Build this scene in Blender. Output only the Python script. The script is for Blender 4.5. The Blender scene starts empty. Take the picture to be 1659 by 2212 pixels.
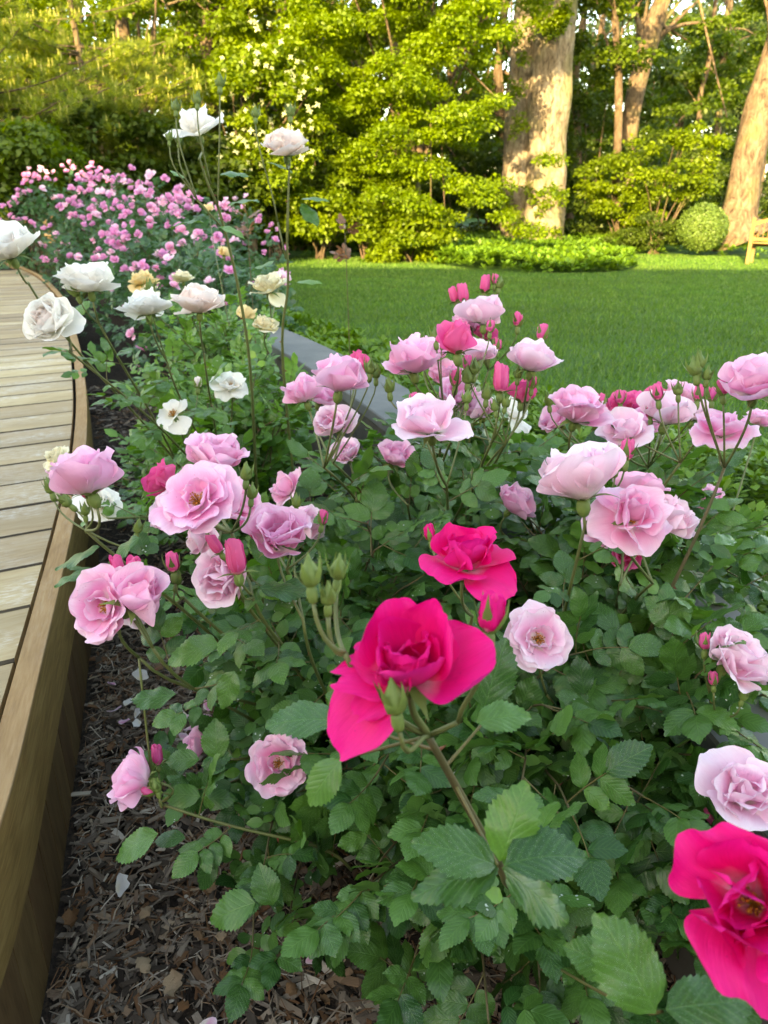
import bpy, math, random
import numpy as np
from mathutils import Vector, Matrix, Quaternion
from mathutils import noise as mnoise
random.seed(7); RS = np.random.RandomState(7)
R = math.radians
scn = bpy.context.scene
col = scn.collection

# ------------------------------------------------------------------ camera, world, sun, exposure
CAM_H = 1.05
PITCH = R(22.6)
cam_d = bpy.data.cameras.new('camera'); cam = bpy.data.objects.new('camera', cam_d); col.objects.link(cam)
cam_d.sensor_fit = 'VERTICAL'; cam_d.sensor_height = 36; cam_d.sensor_width = 27; cam_d.lens = 26
cam_d.clip_start = 0.02; cam_d.clip_end = 2000
cam.location = (0, 0, CAM_H); cam.rotation_euler = (math.pi/2 - PITCH, 0, 0)
cam_d.dof.use_dof = True; cam_d.dof.focus_distance = .88; cam_d.dof.aperture_fstop = 10.5
scn.camera = cam
SUN_EL, SUN_AZ = 15.0, 21.0           # azimuth: degrees the light comes from left of straight behind the camera
L = Vector((math.sin(R(SUN_AZ))*math.cos(R(SUN_EL)), math.cos(R(SUN_AZ))*math.cos(R(SUN_EL)), -math.sin(R(SUN_EL))))
world = bpy.data.worlds.new("World"); scn.world = world; world.use_nodes = True
wn = world.node_tree; wn.nodes.clear()
sky = wn.nodes.new('ShaderNodeTexSky'); sky.sky_type = 'NISHITA'; sky.sun_disc = False
sky.sun_elevation = R(SUN_EL); sky.sun_rotation = R(180 + SUN_AZ); sky.air_density = 1.0; sky.dust_density = 1.2; sky.ozone_density = 1.0
bg = wn.nodes.new('ShaderNodeBackground'); bg.inputs['Strength'].default_value = 0.15
wo = wn.nodes.new('ShaderNodeOutputWorld'); wn.links.new(sky.outputs[0], bg.inputs[0]); wn.links.new(bg.outputs[0], wo.inputs[0])
sl = bpy.data.lights.new('sun', 'SUN'); sl.energy = 2.9; sl.angle = R(0.5); sl.color = (1.0, 0.84, 0.52)
sun = bpy.data.objects.new('sun', sl); col.objects.link(sun)
sun.rotation_euler = L.to_track_quat('-Z', 'Y').to_euler()
vs = scn.view_settings
vs.view_transform = 'Standard'; vs.look = 'None'; vs.gamma = 1; vs.use_curve_mapping = False
vs.exposure = 3.1
vs.use_white_balance = True; vs.white_balance_temperature = 9000; vs.white_balance_tint = 11
scn.cycles.use_denoising = True
scn.cycles.max_bounces = 8; scn.cycles.diffuse_bounces = 4; scn.cycles.transmission_bounces = 4; scn.cycles.glossy_bounces = 2

# ------------------------------------------------------------------ helpers
F_PX = 2212*26/36.0
CP, SP = math.cos(PITCH), math.sin(PITCH)
CAM_RIGHT, CAM_UP, CAM_FWD = Vector((1, 0, 0)), Vector((0, SP, CP)), Vector((0, CP, -SP))
def V(x, y, d):
    """photo point (1659 x 2212 px) at distance d along the optical axis -> world"""
    return Vector((0, 0, CAM_H)) + d*(CAM_FWD + CAM_RIGHT*((x-829.5)/F_PX) + CAM_UP*((1106-y)/F_PX))
def VY(x, y, Y):
    r = CAM_FWD + CAM_RIGHT*((x-829.5)/F_PX) + CAM_UP*((1106-y)/F_PX)
    return Vector((0, 0, CAM_H)) + r*(Y/r.y)
def VZ(x, y, z):
    r = CAM_FWD + CAM_RIGHT*((x-829.5)/F_PX) + CAM_UP*((1106-y)/F_PX)
    return Vector((0, 0, CAM_H)) + r*((z-CAM_H)/r.z)
def camdir(a, b, c):
    """direction from (right, up, toward viewer) of the photograph"""
    return (CAM_RIGHT*a + CAM_UP*b - CAM_FWD*c).normalized()

def new_obj(name, data=None, parent=None, mat=None, label=None, cat=None, group=None, kind=None, M=None):
    o = bpy.data.objects.new(name, data); col.objects.link(o)
    if parent is not None: o.parent = parent
    if M is not None: o.matrix_basis = M
    if mat is not None and data is not None and not data.materials: data.materials.append(mat)
    if label: o['label'] = label
    if cat: o['category'] = cat
    if group: o['group'] = group
    if kind: o['kind'] = kind
    return o
def empty(name, loc, label=None, cat=None, group=None, kind=None):
    o = new_obj(name, None, label=label, cat=cat, group=group, kind=kind); o.location = loc; o.empty_display_size = .1
    return o

class MB:
    """mesh collector: vertices, faces, per-vertex uv (2) and rnd (1)"""
    def __init__(s): s.v = []; s.f = []; s.uv = []; s.r = []; s.n = 0; s.mi = []; s.m = 0
    def add(s, verts, faces, uv=None, rnd=0.5):
        verts = np.asarray(verts, float).reshape(-1, 3); k = len(verts)
        s.v.append(verts)
        s.uv.append(np.zeros((k, 2)) if uv is None else np.asarray(uv, float))
        s.r.append(np.full(k, rnd) if np.isscalar(rnd) else np.asarray(rnd, float))
        faces = np.asarray(faces, int)
        s.f.append(faces + s.n); s.mi.append(np.full(len(faces), s.m)); s.n += k
    def addM(s, T, M, rnd=None):
        """template T=(v,f,uv,r) transformed by matrix"""
        m = np.array(M); v = T[0] @ m[:3, :3].T + m[:3, 3]
        s.add(v, T[1], T[2], T[3] if rnd is None else rnd)
    def template(s):
        V_, F_, U_, R_ = np.concatenate(s.v), None, np.concatenate(s.uv), np.concatenate(s.r)
        ks = {f.shape[1] for f in s.f if len(f)}
        if len(ks) == 1: F_ = np.concatenate([f for f in s.f if len(f)])
        else:
            F_ = np.concatenate([f if f.shape[1] == 4 else np.column_stack([f, f[:, 2]]) for f in s.f if len(f)])
        return V_, F_, U_, R_
    def mesh(s, name, smooth=True, mats=()):
        me = bpy.data.meshes.new(name)
        V_ = np.concatenate(s.v); nv = len(V_)
        fs = [f for f in s.f if len(f)]
        # degenerate quads (last index repeated) become triangles
        idx, tot, mi = [], [], []
        for f, m in zip(s.f, s.mi):
            if not len(f): continue
            if f.shape[1] == 4:
                d = f[:, 3] == f[:, 2]
                if d.any():
                    a, b = f[~d], f[d][:, :3]
                    for q, k, mm in ((a, 4, m[~d]), (b, 3, m[d])):
                        if len(q): idx.append(q.ravel()); tot.append(np.full(len(q), k)); mi.append(mm)
                    continue
            idx.append(f.ravel()); tot.append(np.full(len(f), f.shape[1])); mi.append(m)
        idx = np.concatenate(idx); tot = np.concatenate(tot); mi = np.concatenate(mi)
        me.vertices.add(nv); me.vertices.foreach_set('co', V_.astype(np.float32).ravel())
        me.loops.add(len(idx)); me.loops.foreach_set('vertex_index', idx.astype(np.int32))
        me.polygons.add(len(tot))
        st = np.concatenate([[0], np.cumsum(tot)[:-1]])
        me.polygons.foreach_set('loop_start', st.astype(np.int32))
        me.polygons.foreach_set('loop_total', tot.astype(np.int32))
        me.polygons.foreach_set('use_smooth', np.full(len(tot), smooth))
        me.polygons.foreach_set('material_index', mi.astype(np.int32))
        a = me.attributes.new('puv', 'FLOAT2', 'POINT'); a.data.foreach_set('vector', np.concatenate(s.uv).astype(np.float32).ravel())
        a = me.attributes.new('rnd', 'FLOAT', 'POINT'); a.data.foreach_set('value', np.concatenate(s.r).astype(np.float32))
        for m in mats: me.materials.append(m)
        me.update(calc_edges=True)
        return me
    def build(s, name, mat, parent=None, smooth=True, M=None, **kw):
        me = s.mesh(name, smooth, mat if isinstance(mat, (list, tuple)) else (mat,))
        return new_obj(name, me, parent, M=M, **kw)

BOXF = np.array([[0,3,2,1],[4,5,6,7],[0,1,5,4],[1,2,6,5],[2,3,7,6],[3,0,4,7]])
def box(mb, c, s, rz=0.0, rnd=0.5, M=None):
    x, y, z = s[0]/2, s[1]/2, s[2]/2
    v = np.array([[-x,-y,-z],[x,-y,-z],[x,y,-z],[-x,y,-z],[-x,-y,z],[x,-y,z],[x,y,z],[-x,y,z]])
    if M is not None: m = np.array(M); v = v @ m[:3,:3].T + m[:3,3]
    else:
        cz, sz = math.cos(rz), math.sin(rz); v = v @ np.array([[cz,-sz,0],[sz,cz,0],[0,0,1]]).T + np.array(c)
    mb.add(v, BOXF, np.zeros((8,2)), rnd)
def bevel_box(mb, s, M, b=.004, rnd=.5):
    """box with chamfered long edges; long axis = local x"""
    x, y, z = s[0]/2, s[1]/2, s[2]/2
    prof = [(-y+b,-z),(y-b,-z),(y,-z+b),(y,z-b),(y-b,z),(-y+b,z),(-y,z-b),(-y,-z+b)]
    v = [(-x,p,q) for p,q in prof]+[(x,p,q) for p,q in prof]
    m = np.array(M); v = np.array(v) @ m[:3,:3].T + m[:3,3]
    mb.add(v, [[k,(k+1)%8,8+(k+1)%8,8+k] for k in range(8)], np.zeros((16,2)), rnd)
    for o, q in ((0, 1), (8, 0)):
        f = [[o, o+1, o+2, o+7], [o+7, o+2, o+3, o+6], [o+6, o+3, o+4, o+5]]
        f = [list(reversed(k)) if q else k for k in f]
        mb.f.append(np.array(f) + mb.n - 16); mb.mi.append(np.full(3, mb.m))
def tube(mb, pts, rad, seg=6, rnd=0.5, cap=True, bump=0, seed=0):
    pts = [Vector(p) for p in pts]; n = len(pts)
    if np.isscalar(rad): rad = [rad]*n
    t0 = (pts[1]-pts[0]).normalized()
    ref = Vector((0,0,1)) if abs(t0.z) < .9 else Vector((1,0,0))
    a = t0.cross(ref).normalized(); out = []; uv = []
    L_ = 0
    for i, p in enumerate(pts):
        t = (pts[min(i+1,n-1)]-pts[max(i-1,0)]).normalized()
        a = (a - t*a.dot(t)).normalized(); b = t.cross(a)
        if i: L_ += (p-pts[i-1]).length
        for k in range(seg):
            th = 2*math.pi*k/seg
            r = rad[i]
            if bump: r *= 1 + bump*mnoise.noise(Vector((math.cos(th)*1.6+seed, math.sin(th)*1.6, L_*1.3)))
            out.append(p + (a*math.cos(th)+b*math.sin(th))*r); uv.append((k/seg, L_))
    f = [[i*seg+k, i*seg+(k+1)%seg, (i+1)*seg+(k+1)%seg, (i+1)*seg+k] for i in range(n-1) for k in range(seg)]
    if cap and seg == 6:
        f += [[5,2,1,0],[5,4,3,2],[(n-1)*seg, (n-1)*seg+1, (n-1)*seg+2, (n-1)*seg+5],[(n-1)*seg+2,(n-1)*seg+3,(n-1)*seg+4,(n-1)*seg+5]]
    mb.add([tuple(v) for v in out], f, uv, rnd)
def bez(p0, p1, p2, p3, n=8):
    out = []
    for i in range(n+1):
        t = i/n; s = 1-t
        out.append(p0*(s**3)+p1*(3*s*s*t)+p2*(3*s*t*t)+p3*(t**3))
    return out
def frame(o, d, n, sc=1.0):
    """matrix with local Y along d and local Z near n"""
    y = d.normalized(); z = (n - y*n.dot(y))
    if z.length < 1e-4: z = y.orthogonal()
    z.normalize(); x = y.cross(z)
    M = Matrix(((x.x,y.x,z.x,o.x),(x.y,y.y,z.y,o.y),(x.z,y.z,z.z,o.z),(0,0,0,1)))
    return M @ Matrix.Scale(sc, 4)
def frameZ(o, axis, spin=0, sc=1.0):
    q = axis.normalized().to_track_quat('Z', 'Y')
    return Matrix.Translation(o) @ q.to_matrix().to_4x4() @ Matrix.Rotation(spin, 4, 'Z') @ Matrix.Scale(sc, 4)
def rv(s=1.0): return Vector((random.gauss(0,s), random.gauss(0,s), random.gauss(0,s)))

# ------------------------------------------------------------------ materials
class NT:
    def __init__(s, name):
        s.m = bpy.data.materials.new(name); s.m.use_nodes = True; s.t = s.m.node_tree; s.t.nodes.clear()
        s.out = s.n('OutputMaterial')
    def n(s, typ, **kw):
        nd = s.t.nodes.new('ShaderNode'+typ)
        for k, v in kw.items():
            if k.startswith('i_'):
                key = k[2:]; nd.inputs[int(key) if key.isdigit() else key].default_value = v
            else: setattr(nd, k, v)
        return nd
    def l(s, a, b): s.t.links.new(a, b)
    def put(s, inp, val):
        if hasattr(val, 'is_output') or hasattr(val, 'links'): s.l(val, inp)
        else: inp.default_value = val
    def math(s, op, a, b=0.0, c=None, clamp=False):
        nd = s.n('Math', operation=op, use_clamp=clamp); s.put(nd.inputs[0], a); s.put(nd.inputs[1], b)
        if c is not None: s.put(nd.inputs[2], c)
        return nd.outputs[0]
    def mix(s, f, a, b, bt='MIX'):
        nd = s.n('Mix', data_type='RGBA', blend_type=bt); s.put(nd.inputs[0], f)
        s.put(nd.inputs[6], a if not isinstance(a, tuple) or len(a) == 4 else (*a, 1)); s.put(nd.inputs[7], b if not isinstance(b, tuple) or len(b) == 4 else (*b, 1))
        return nd.outputs[2]
    def ramp(s, f, stops, interp='LINEAR'):
        nd = s.n('ValToRGB'); s.put(nd.inputs[0], f); cr = nd.color_ramp; cr.interpolation = interp
        while len(cr.elements) < len(stops): cr.elements.new(.5)
        for e, (p, c) in zip(cr.elements, stops): e.position = p; e.color = (*c, 1) if len(c) == 3 else c
        return nd.outputs[0]
    def attr(s, name, out='Fac'): return s.n('Attribute', attribute_name=name).outputs[out]
    def noise(s, vec=None, scale=5, detail=4, rough=.55, dist=0, out='Fac', dim='3D'):
        nd = s.n('TexNoise', noise_dimensions=dim); nd.inputs['Scale'].default_value = scale; nd.inputs['Detail'].default_value = detail
        nd.inputs['Roughness'].default_value = rough; nd.inputs['Distortion'].default_value = dist
        if vec is not None: s.l(vec, nd.inputs['Vector'])
        return nd.outputs[out]
    def sepx(s, v):
        nd = s.n('SeparateXYZ'); s.l(v, nd.inputs[0]); return nd.outputs
    def comb(s, x, y, z=0.0):
        nd = s.n('CombineXYZ'); s.put(nd.inputs[0], x); s.put(nd.inputs[1], y); s.put(nd.inputs[2], z); return nd.outputs[0]
    def orand(s): return s.n('ObjectInfo').outputs['Random']
    def pos(s): return s.n('NewGeometry').outputs['Position']
    def objc(s): return s.n('TexCoord').outputs['Object']
    def hsv(s, c, h=.5, sat=1.0, v=1.0):
        nd = s.n('HueSaturation'); s.put(nd.inputs['Hue'], h); s.put(nd.inputs['Saturation'], sat); s.put(nd.inputs['Value'], v); s.put(nd.inputs['Color'], c); return nd.outputs[0]
    def bump(s, h, strength=.3, dist=.002):
        nd = s.n('Bump'); nd.inputs['Strength'].default_value = strength; nd.inputs['Distance'].default_value = dist; s.l(h, nd.inputs['Height']); return nd.outputs[0]
    def surf(s, color, rough=.6, spec=.4, nrm=None, transl=0.0, tcol=None, sss=0.0, thin=False):
        p = s.n('BsdfPrincipled'); s.put(p.inputs['Base Color'], color if not isinstance(color, tuple) else (*color[:3], 1)); s.put(p.inputs['Roughness'], rough)
        s.put(p.inputs['Specular IOR Level'], spec)
        if nrm is not None: s.l(nrm, p.inputs['Normal'])
        o = p.outputs[0]
        if transl:
            t = s.n('BsdfTranslucent'); s.put(t.inputs[0], tcol if tcol is not None else color)
            if nrm is not None: s.l(nrm, t.inputs['Normal'])
            mx = s.n('MixShader'); mx.inputs[0].default_value = transl; s.l(o, mx.inputs[1]); s.l(t.outputs[0], mx.inputs[2]); o = mx.outputs[0]
        s.l(o, s.out.inputs[0]); return s.m

def rose_leaf_mat(name, dark, light, young=None, gloss=.35, specks=True):
    k = NT(name); uv = k.attr('puv', 'Vector'); sx = k.sepx(uv)
    r = k.math('FRACT', k.math('ADD', k.attr('rnd'), k.orand()))
    c = k.mix(r, dark, light)
    if young: c = k.mix(k.math('GREATER_THAN', r, .992), c, young)
    # side veins: herringbone from |x| and y
    ax = k.math('ABSOLUTE', sx[0])
    ph = k.math('SUBTRACT', k.math('MULTIPLY', sx[1], 46.0), k.math('MULTIPLY', ax, 20.0))
    w = k.math('POWER', k.math('ABSOLUTE', k.math('SINE', k.math('MULTIPLY', ph, .5))), .35)
    mid = k.math('MULTIPLY', ax, 26.0, clamp=True)
    vein = k.math('MULTIPLY', k.math('MINIMUM', w, 1.0), mid)
    c = k.mix(k.math('MULTIPLY', k.math('SUBTRACT', 1.0, vein), .20), c, tuple(min(1, q*1.9+.01) for q in light))
    nz = k.noise(k.objc(), 30, 3)
    c = k.hsv(c, v=k.math('ADD', k.math('MULTIPLY', nz, .7), .65))
    if specks:
        vo = k.n('TexVoronoi', feature='F1'); vo.inputs['Scale'].default_value = 150; k.l(k.objc(), vo.inputs['Vector'])
        m = k.math('LESS_THAN', vo.outputs['Distance'], .21)
        m = k.math('MULTIPLY', m, k.math('GREATER_THAN', k.noise(k.objc(), 45, 2), .56))
        m = k.math('MULTIPLY', m, k.math('GREATER_THAN', k.math('FRACT', k.math('MULTIPLY', r, 7.13)), .35))
        c = k.mix(m, c, (.42, .48, .42))
    bl = k.math('MULTIPLY', k.math('SUBTRACT', k.noise(k.objc(), 17, 4, .7), .64, clamp=True), 9.0, clamp=True)
    bl = k.math('MULTIPLY', bl, k.math('GREATER_THAN', k.math('FRACT', k.math('MULTIPLY', r, 3.71)), .6))
    c = k.mix(k.math('MULTIPLY', bl, .7), c, (.16,.17,.03))
    # underside is paler and matt
    bf = k.n('NewGeometry').outputs['Backfacing']
    c = k.mix(k.math('MULTIPLY', bf, .55), c, tuple(q*1.35+.012 for q in light))
    rg = k.math('ADD', gloss, k.math('MULTIPLY', bf, .35))
    h = k.math('ADD', k.math('MULTIPLY', vein, .9), k.math('MULTIPLY', nz, .5))
    return k.surf(c, rg, .40, k.bump(h, .40, .0008), transl=.16, tcol=k.hsv(c, h=.485, sat=1.2, v=2.3))
M_leaf_near = rose_leaf_mat('rose_leaf_dark', (.013,.058,.013), (.066,.165,.030), (.10,.23,.035))
M_leaf_white = rose_leaf_mat('rose_leaf_fresh', (.035,.105,.020), (.088,.20,.034), (.16,.30,.04))
M_leaf_yel = rose_leaf_mat('rose_leaf_light', (.05,.13,.03), (.12,.25,.05), (.2,.33,.05), specks=False)
M_leaf_far = rose_leaf_mat('rose_leaf_hedge', (.022,.07,.026), (.05,.13,.045), None, specks=False)
M_leaf_red = rose_leaf_mat('rose_leaf_bronze', (.12,.06,.03), (.20,.10,.05), None, specks=False)

def petal_mat(name, base, mid, edge, back, vein=.25, tr=.36, var=.10):
    k = NT(name); uv = k.attr('puv', 'Vector'); sx = k.sepx(uv)
    r = k.attr('rnd'); ro = k.orand()
    u = sx[1]; s_ = k.math('ABSOLUTE', sx[0])
    nz = k.noise(k.objc(), 55, 3)
    uu = k.math('ADD', u, k.math('MULTIPLY', k.math('SUBTRACT', nz, .5), .35))
    c = k.ramp(uu, [(0, base), (.16, base), (.38, mid), (.62, tuple(.6*a+.4*b for a, b in zip(mid, edge))), (.95, edge)])
    c = k.mix(k.math('MULTIPLY', k.math('POWER', s_, 2.5), .55), c, edge)
    ve = k.noise(k.comb(k.math('MULTIPLY', sx[0], 24.0), k.math('MULTIPLY', u, 1.6), k.math('MULTIPLY', ro, 9.0)), 1.6, 4, .6)
    c = k.mix(k.math('MULTIPLY', k.math('SUBTRACT', ve, .35, clamp=True), vein*3), c, tuple(q*.80 for q in mid))
    bf = k.n('NewGeometry').outputs['Backfacing']
    c = k.mix(k.math('MULTIPLY', bf, .6), c, back)
    c = k.mix(k.math('MULTIPLY', ro, var*2), c, edge)
    c = k.hsv(c, h=k.math('ADD', .5-var*.06, k.math('MULTIPLY', r, var*.12)), v=k.math('ADD', 1-var*.5, k.math('MULTIPLY', ro, var)))
    vo = k.n('TexVoronoi', feature='F1'); vo.inputs['Scale'].default_value = 240; k.l(k.objc(), vo.inputs['Vector'])
    sp = k.math('MULTIPLY', k.math('LESS_THAN', vo.outputs['Distance'], .13), k.math('GREATER_THAN', k.noise(k.objc(), 60, 2), .60))
    c = k.mix(k.math('MULTIPLY', sp, .55), c, tuple(q*.55 for q in mid))
    h = k.math('ADD', ve, k.math('MULTIPLY', nz, .8))
    return k.surf(c, .55, .28, k.bump(h, .5, .0014), transl=tr, tcol=k.hsv(c, sat=1.15, v=1.05))
M_pink = petal_mat('petal_pink', (.93,.78,.74), (.94,.27,.55), (.96,.70,.85), (.95,.55,.78), .22)
M_pale = petal_mat('petal_pale_pink', (.94,.86,.76), (.95,.46,.67), (.96,.80,.89), (.96,.70,.84), .16)
M_deep = petal_mat('petal_deep_pink', (.86,.34,.38), (.80,.055,.25), (.88,.20,.44), (.84,.13,.36), .25)
M_red = petal_mat('petal_magenta_red', (.88,.36,.46), (.82,.003,.15), (.86,.008,.24), (.84,.03,.33), .42, .22, .05)
M_white = petal_mat('petal_white', (.93,.86,.68), (.94,.91,.86), (.95,.94,.91), (.93,.90,.87), .05, .42, .04)
M_blush = petal_mat('petal_blush', (.94,.76,.62), (.95,.75,.68), (.95,.88,.84), (.94,.85,.82), .05, .42, .04)
M_cream = petal_mat('petal_cream', (.86,.72,.40), (.87,.78,.50), (.88,.83,.66), (.88,.82,.62), .06, .3, .05)
M_yell = petal_mat('petal_yellow', (.86,.55,.20), (.86,.62,.28), (.88,.74,.45), (.88,.72,.42), .06, .3, .05)
def simple(name, c, rough=.6, spec=.35, ns=20, amp=.5, bump=.3, bd=.002, transl=0, coord='obj', c2=None):
    k = NT(name); co = k.objc() if coord == 'obj' else k.pos()
    nz = k.noise(co, ns, 5, .6)
    base = k.mix(nz, c, c2) if c2 else c
    cc = k.hsv(base if c2 else (*c, 1), v=k.math('ADD', 1-amp/2, k.math('MULTIPLY', k.math('ADD', nz, k.math('SUBTRACT', k.attr('rnd'), .5)), amp)))
    return k.surf(cc, rough, spec, k.bump(nz, bump, bd), transl=transl)
M_stem = simple('rose_stem_green', (.085,.13,.032), .5, .4, 40, .6, c2=(.13,.12,.045))
M_cane = simple('rose_cane_brown', (.06,.075,.025), .6, .3, 30, .7, c2=(.12,.075,.04))
M_rachis = simple('leaf_stalk', (.15,.075,.035), .5, .35, 30, .5, c2=(.08,.12,.03))
M_calyx = simple('calyx_green', (.10,.18,.035), .55, .35, 60, .6, c2=(.16,.20,.05), transl=.1)
M_stamen = simple('stamen', (.60,.30,.04), .6, .2, 80, .6, c2=(.35,.10,.03))
M_thorn = simple('thorn', (.20,.05,.03), .4, .5, 60, .4)

def plank_mat(name, c0, c1, c2, grainscale=1.0, worn=0.0, wcol=(.5,.48,.42), axis='x', wobble=1.0):
    k = NT(name); co = k.objc(); s3 = k.sepx(co); ro = k.orand()
    a = (s3[0], s3[1], s3[2]) if axis == 'x' else (s3[2], s3[0], s3[1])
    off = k.math('MULTIPLY', ro, 37.0)
    v1 = k.comb(k.math('MULTIPLY', a[0], 6.0*grainscale), k.math('ADD', k.math('MULTIPLY', a[1], 42*grainscale), off), k.math('MULTIPLY', a[2], 42*grainscale))
    g = k.noise(v1, 1.0, 5, .62, 1.1*wobble)
    v2 = k.comb(k.math('MULTIPLY', a[0], 20*grainscale), k.math('ADD', k.math('MULTIPLY', a[1], 260*grainscale), off), k.math('MULTIPLY', a[2], 260*grainscale))
    g2 = k.noise(v2, 1.0, 3, .6)
    v3 = k.comb(k.math('MULTIPLY', a[0], 1.3), k.math('ADD', k.math('MULTIPLY', a[1], 5.0), off), k.math('MULTIPLY', a[2], 5.0))
    g3 = k.noise(v3, 1.0, 3, .6, .5)
    t = k.math('ADD', k.math('MULTIPLY', g, .6), k.math('MULTIPLY', g2, .4))
    c = k.ramp(t, [(.28, c0), (.5, c1), (.72, c2)])
    c = k.mix(k.math('MULTIPLY', k.math('SUBTRACT', g3, .42, clamp=True), 2.0), c, tuple(q*.62 for q in c1))
    if worn:
        wv = k.comb(k.math('MULTIPLY', a[0], 34), k.math('ADD', k.math('MULTIPLY', a[1], 150), off), k.math('MULTIPLY', a[2], 150))
        wn_ = k.noise(wv, 1.0, 6, .75)
        wm = k.math('MULTIPLY', k.math('SUBTRACT', wn_, .46, clamp=True), 7.0, clamp=True)
        wp = k.math('MULTIPLY', k.math('SUBTRACT', k.noise(k.comb(k.math('MULTIPLY', a[0], 2.4), k.math('ADD', k.math('MULTIPLY', a[1], 7.0), off), a[2]), 1.0, 3), .46, clamp=True), 5.0, clamp=True)
        c = k.mix(k.math('MULTIPLY', k.math('MULTIPLY', wm, wp), worn), c, wcol)
    c = k.hsv(c, h=k.math('ADD', .492, k.math('MULTIPLY', ro, .014)), v=k.math('ADD', .82, k.math('MULTIPLY', ro, .36)))
    return k.surf(c, .72, .25, k.bump(t, .35, .0015))
M_deck = plank_mat('deck_board_wood', (.26,.185,.09), (.385,.295,.165), (.46,.38,.24), 1.0, .7, (.60,.59,.55))
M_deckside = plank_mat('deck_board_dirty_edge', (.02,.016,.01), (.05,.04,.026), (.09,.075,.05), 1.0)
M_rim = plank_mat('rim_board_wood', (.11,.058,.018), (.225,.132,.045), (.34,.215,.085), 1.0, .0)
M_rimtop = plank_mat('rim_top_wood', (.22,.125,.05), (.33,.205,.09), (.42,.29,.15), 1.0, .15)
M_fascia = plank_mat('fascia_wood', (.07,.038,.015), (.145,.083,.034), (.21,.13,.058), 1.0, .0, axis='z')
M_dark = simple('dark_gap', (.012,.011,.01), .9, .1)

def stone_mat():
    k = NT('bluestone'); p = k.objc()
    n1 = k.noise(p, 3, 5, .6); n2 = k.noise(p, 60, 4, .7)
    c = k.ramp(n1, [(.3, (.105,.115,.115)), (.6, (.16,.168,.165)), (.8, (.20,.20,.19))])
    c = k.hsv(c, v=k.math('ADD', .8, k.math('MULTIPLY', n2, .4)))
    return k.surf(c, .75, .3, k.bump(n2, .3, .002))
M_stone = stone_mat()
M_wall = simple('wall_stone', (.10,.095,.085), .85, .2, 9, .8, .6, .01)

def soil_mat():
    k = NT('mulch_soil'); p = k.pos()
    n1 = k.noise(p, 70, 6, .75); n2 = k.noise(p, 9, 3)
    c = k.ramp(n1, [(.3, (.012,.009,.007)), (.5, (.035,.026,.02)), (.68, (.09,.062,.042)), (.8, (.15,.12,.09))])
    c = k.hsv(c, v=k.math('ADD', .7, k.math('MULTIPLY', n2, .6)))
    return k.surf(c, .9, .15, k.bump(n1, .9, .01))
M_soil = soil_mat()
def chip_mat():
    k = NT('bark_chips'); r = k.attr('rnd'); uv = k.sepx(k.attr('puv', 'Vector'))
    c = k.ramp(r, [(0, (.016,.011,.008)), (.20, (.060,.044,.032)), (.46, (.135,.106,.082)), (.66, (.245,.20,.155)), (.80, (.115,.058,.028)), (.90, (.18,.09,.045)), (.95, (.34,.27,.19)), (1, (.48,.44,.38))])
    g = k.noise(k.comb(k.math('MULTIPLY', uv[0], 1.2), k.math('MULTIPLY', uv[1], 26), k.math('MULTIPLY', r, 99)), 1.0, 4, .7)
    c = k.hsv(c, v=k.math('ADD', .45, k.math('MULTIPLY', g, 1.1)))
    return k.surf(c, .85, .2, k.bump(g, .6, .002))
M_chip = chip_mat()
def deadleaf_mat():
    k = NT('dead_leaf'); n = k.noise(k.objc(), 30, 5); ro = k.orand()
    c = k.mix(ro, (.16,.075,.03), (.34,.25,.16)); c = k.hsv(c, v=k.math('ADD', .55, k.math('MULTIPLY', n, .9)))
    return k.surf(c, .75, .2, k.bump(n, .5, .003), transl=.1)
M_dead = deadleaf_mat()

def grass_mat():
    k = NT('lawn_grass'); p = k.pos(); r = k.attr('rnd')
    n1 = k.noise(p, .35, 4, .6); n2 = k.noise(p, 2.2, 4, .6)
    c = k.ramp(r, [(0, (.034,.085,.010)), (.5, (.06,.13,.016)), (.85, (.09,.175,.024)), (1, (.14,.20,.06))])
    s3 = k.sepx(p); bd = k.noise(k.comb(k.math('MULTIPLY', s3[0], .35), k.math('ADD', k.math('MULTIPLY', s3[1], 1.7), k.math('MULTIPLY', s3[0], .5))), 1.0, 2, .5)
    v = k.math('ADD', k.math('MULTIPLY', n1, .5), k.math('ADD', k.math('MULTIPLY', n2, .6), k.math('MULTIPLY', bd, .9)))
    c = k.hsv(c, h=k.math('ADD', .475, k.math('MULTIPLY', n1, .05)), v=k.math('ADD', .28, v))
    return k.surf(c, .55, .25, transl=.25, tcol=k.hsv(c, sat=1.1, v=1.5))
M_grass = grass_mat()
def turf_mat():
    k = NT('lawn_turf'); p = k.pos()
    n0 = k.noise(p, 120, 3, .7); n1 = k.noise(p, .35, 4, .6); n2 = k.noise(p, 14, 4, .7)
    c = k.ramp(n0, [(.3, (.022,.062,.012)), (.6, (.05,.12,.022)), (.8, (.07,.15,.03))])
    c = k.hsv(c, v=k.math('ADD', .30, k.math('ADD', k.math('MULTIPLY', n1, .7), k.math('MULTIPLY', n2, .6))))
    return k.surf(c, .8, .15, k.bump(n2, .6, .02))
M_turf = turf_mat()
M_floor = simple('woodland_floor', (.045,.035,.018), .9, .1, 3, 1.0, .7, .03, coord='pos', c2=(.03,.05,.015))

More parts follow.
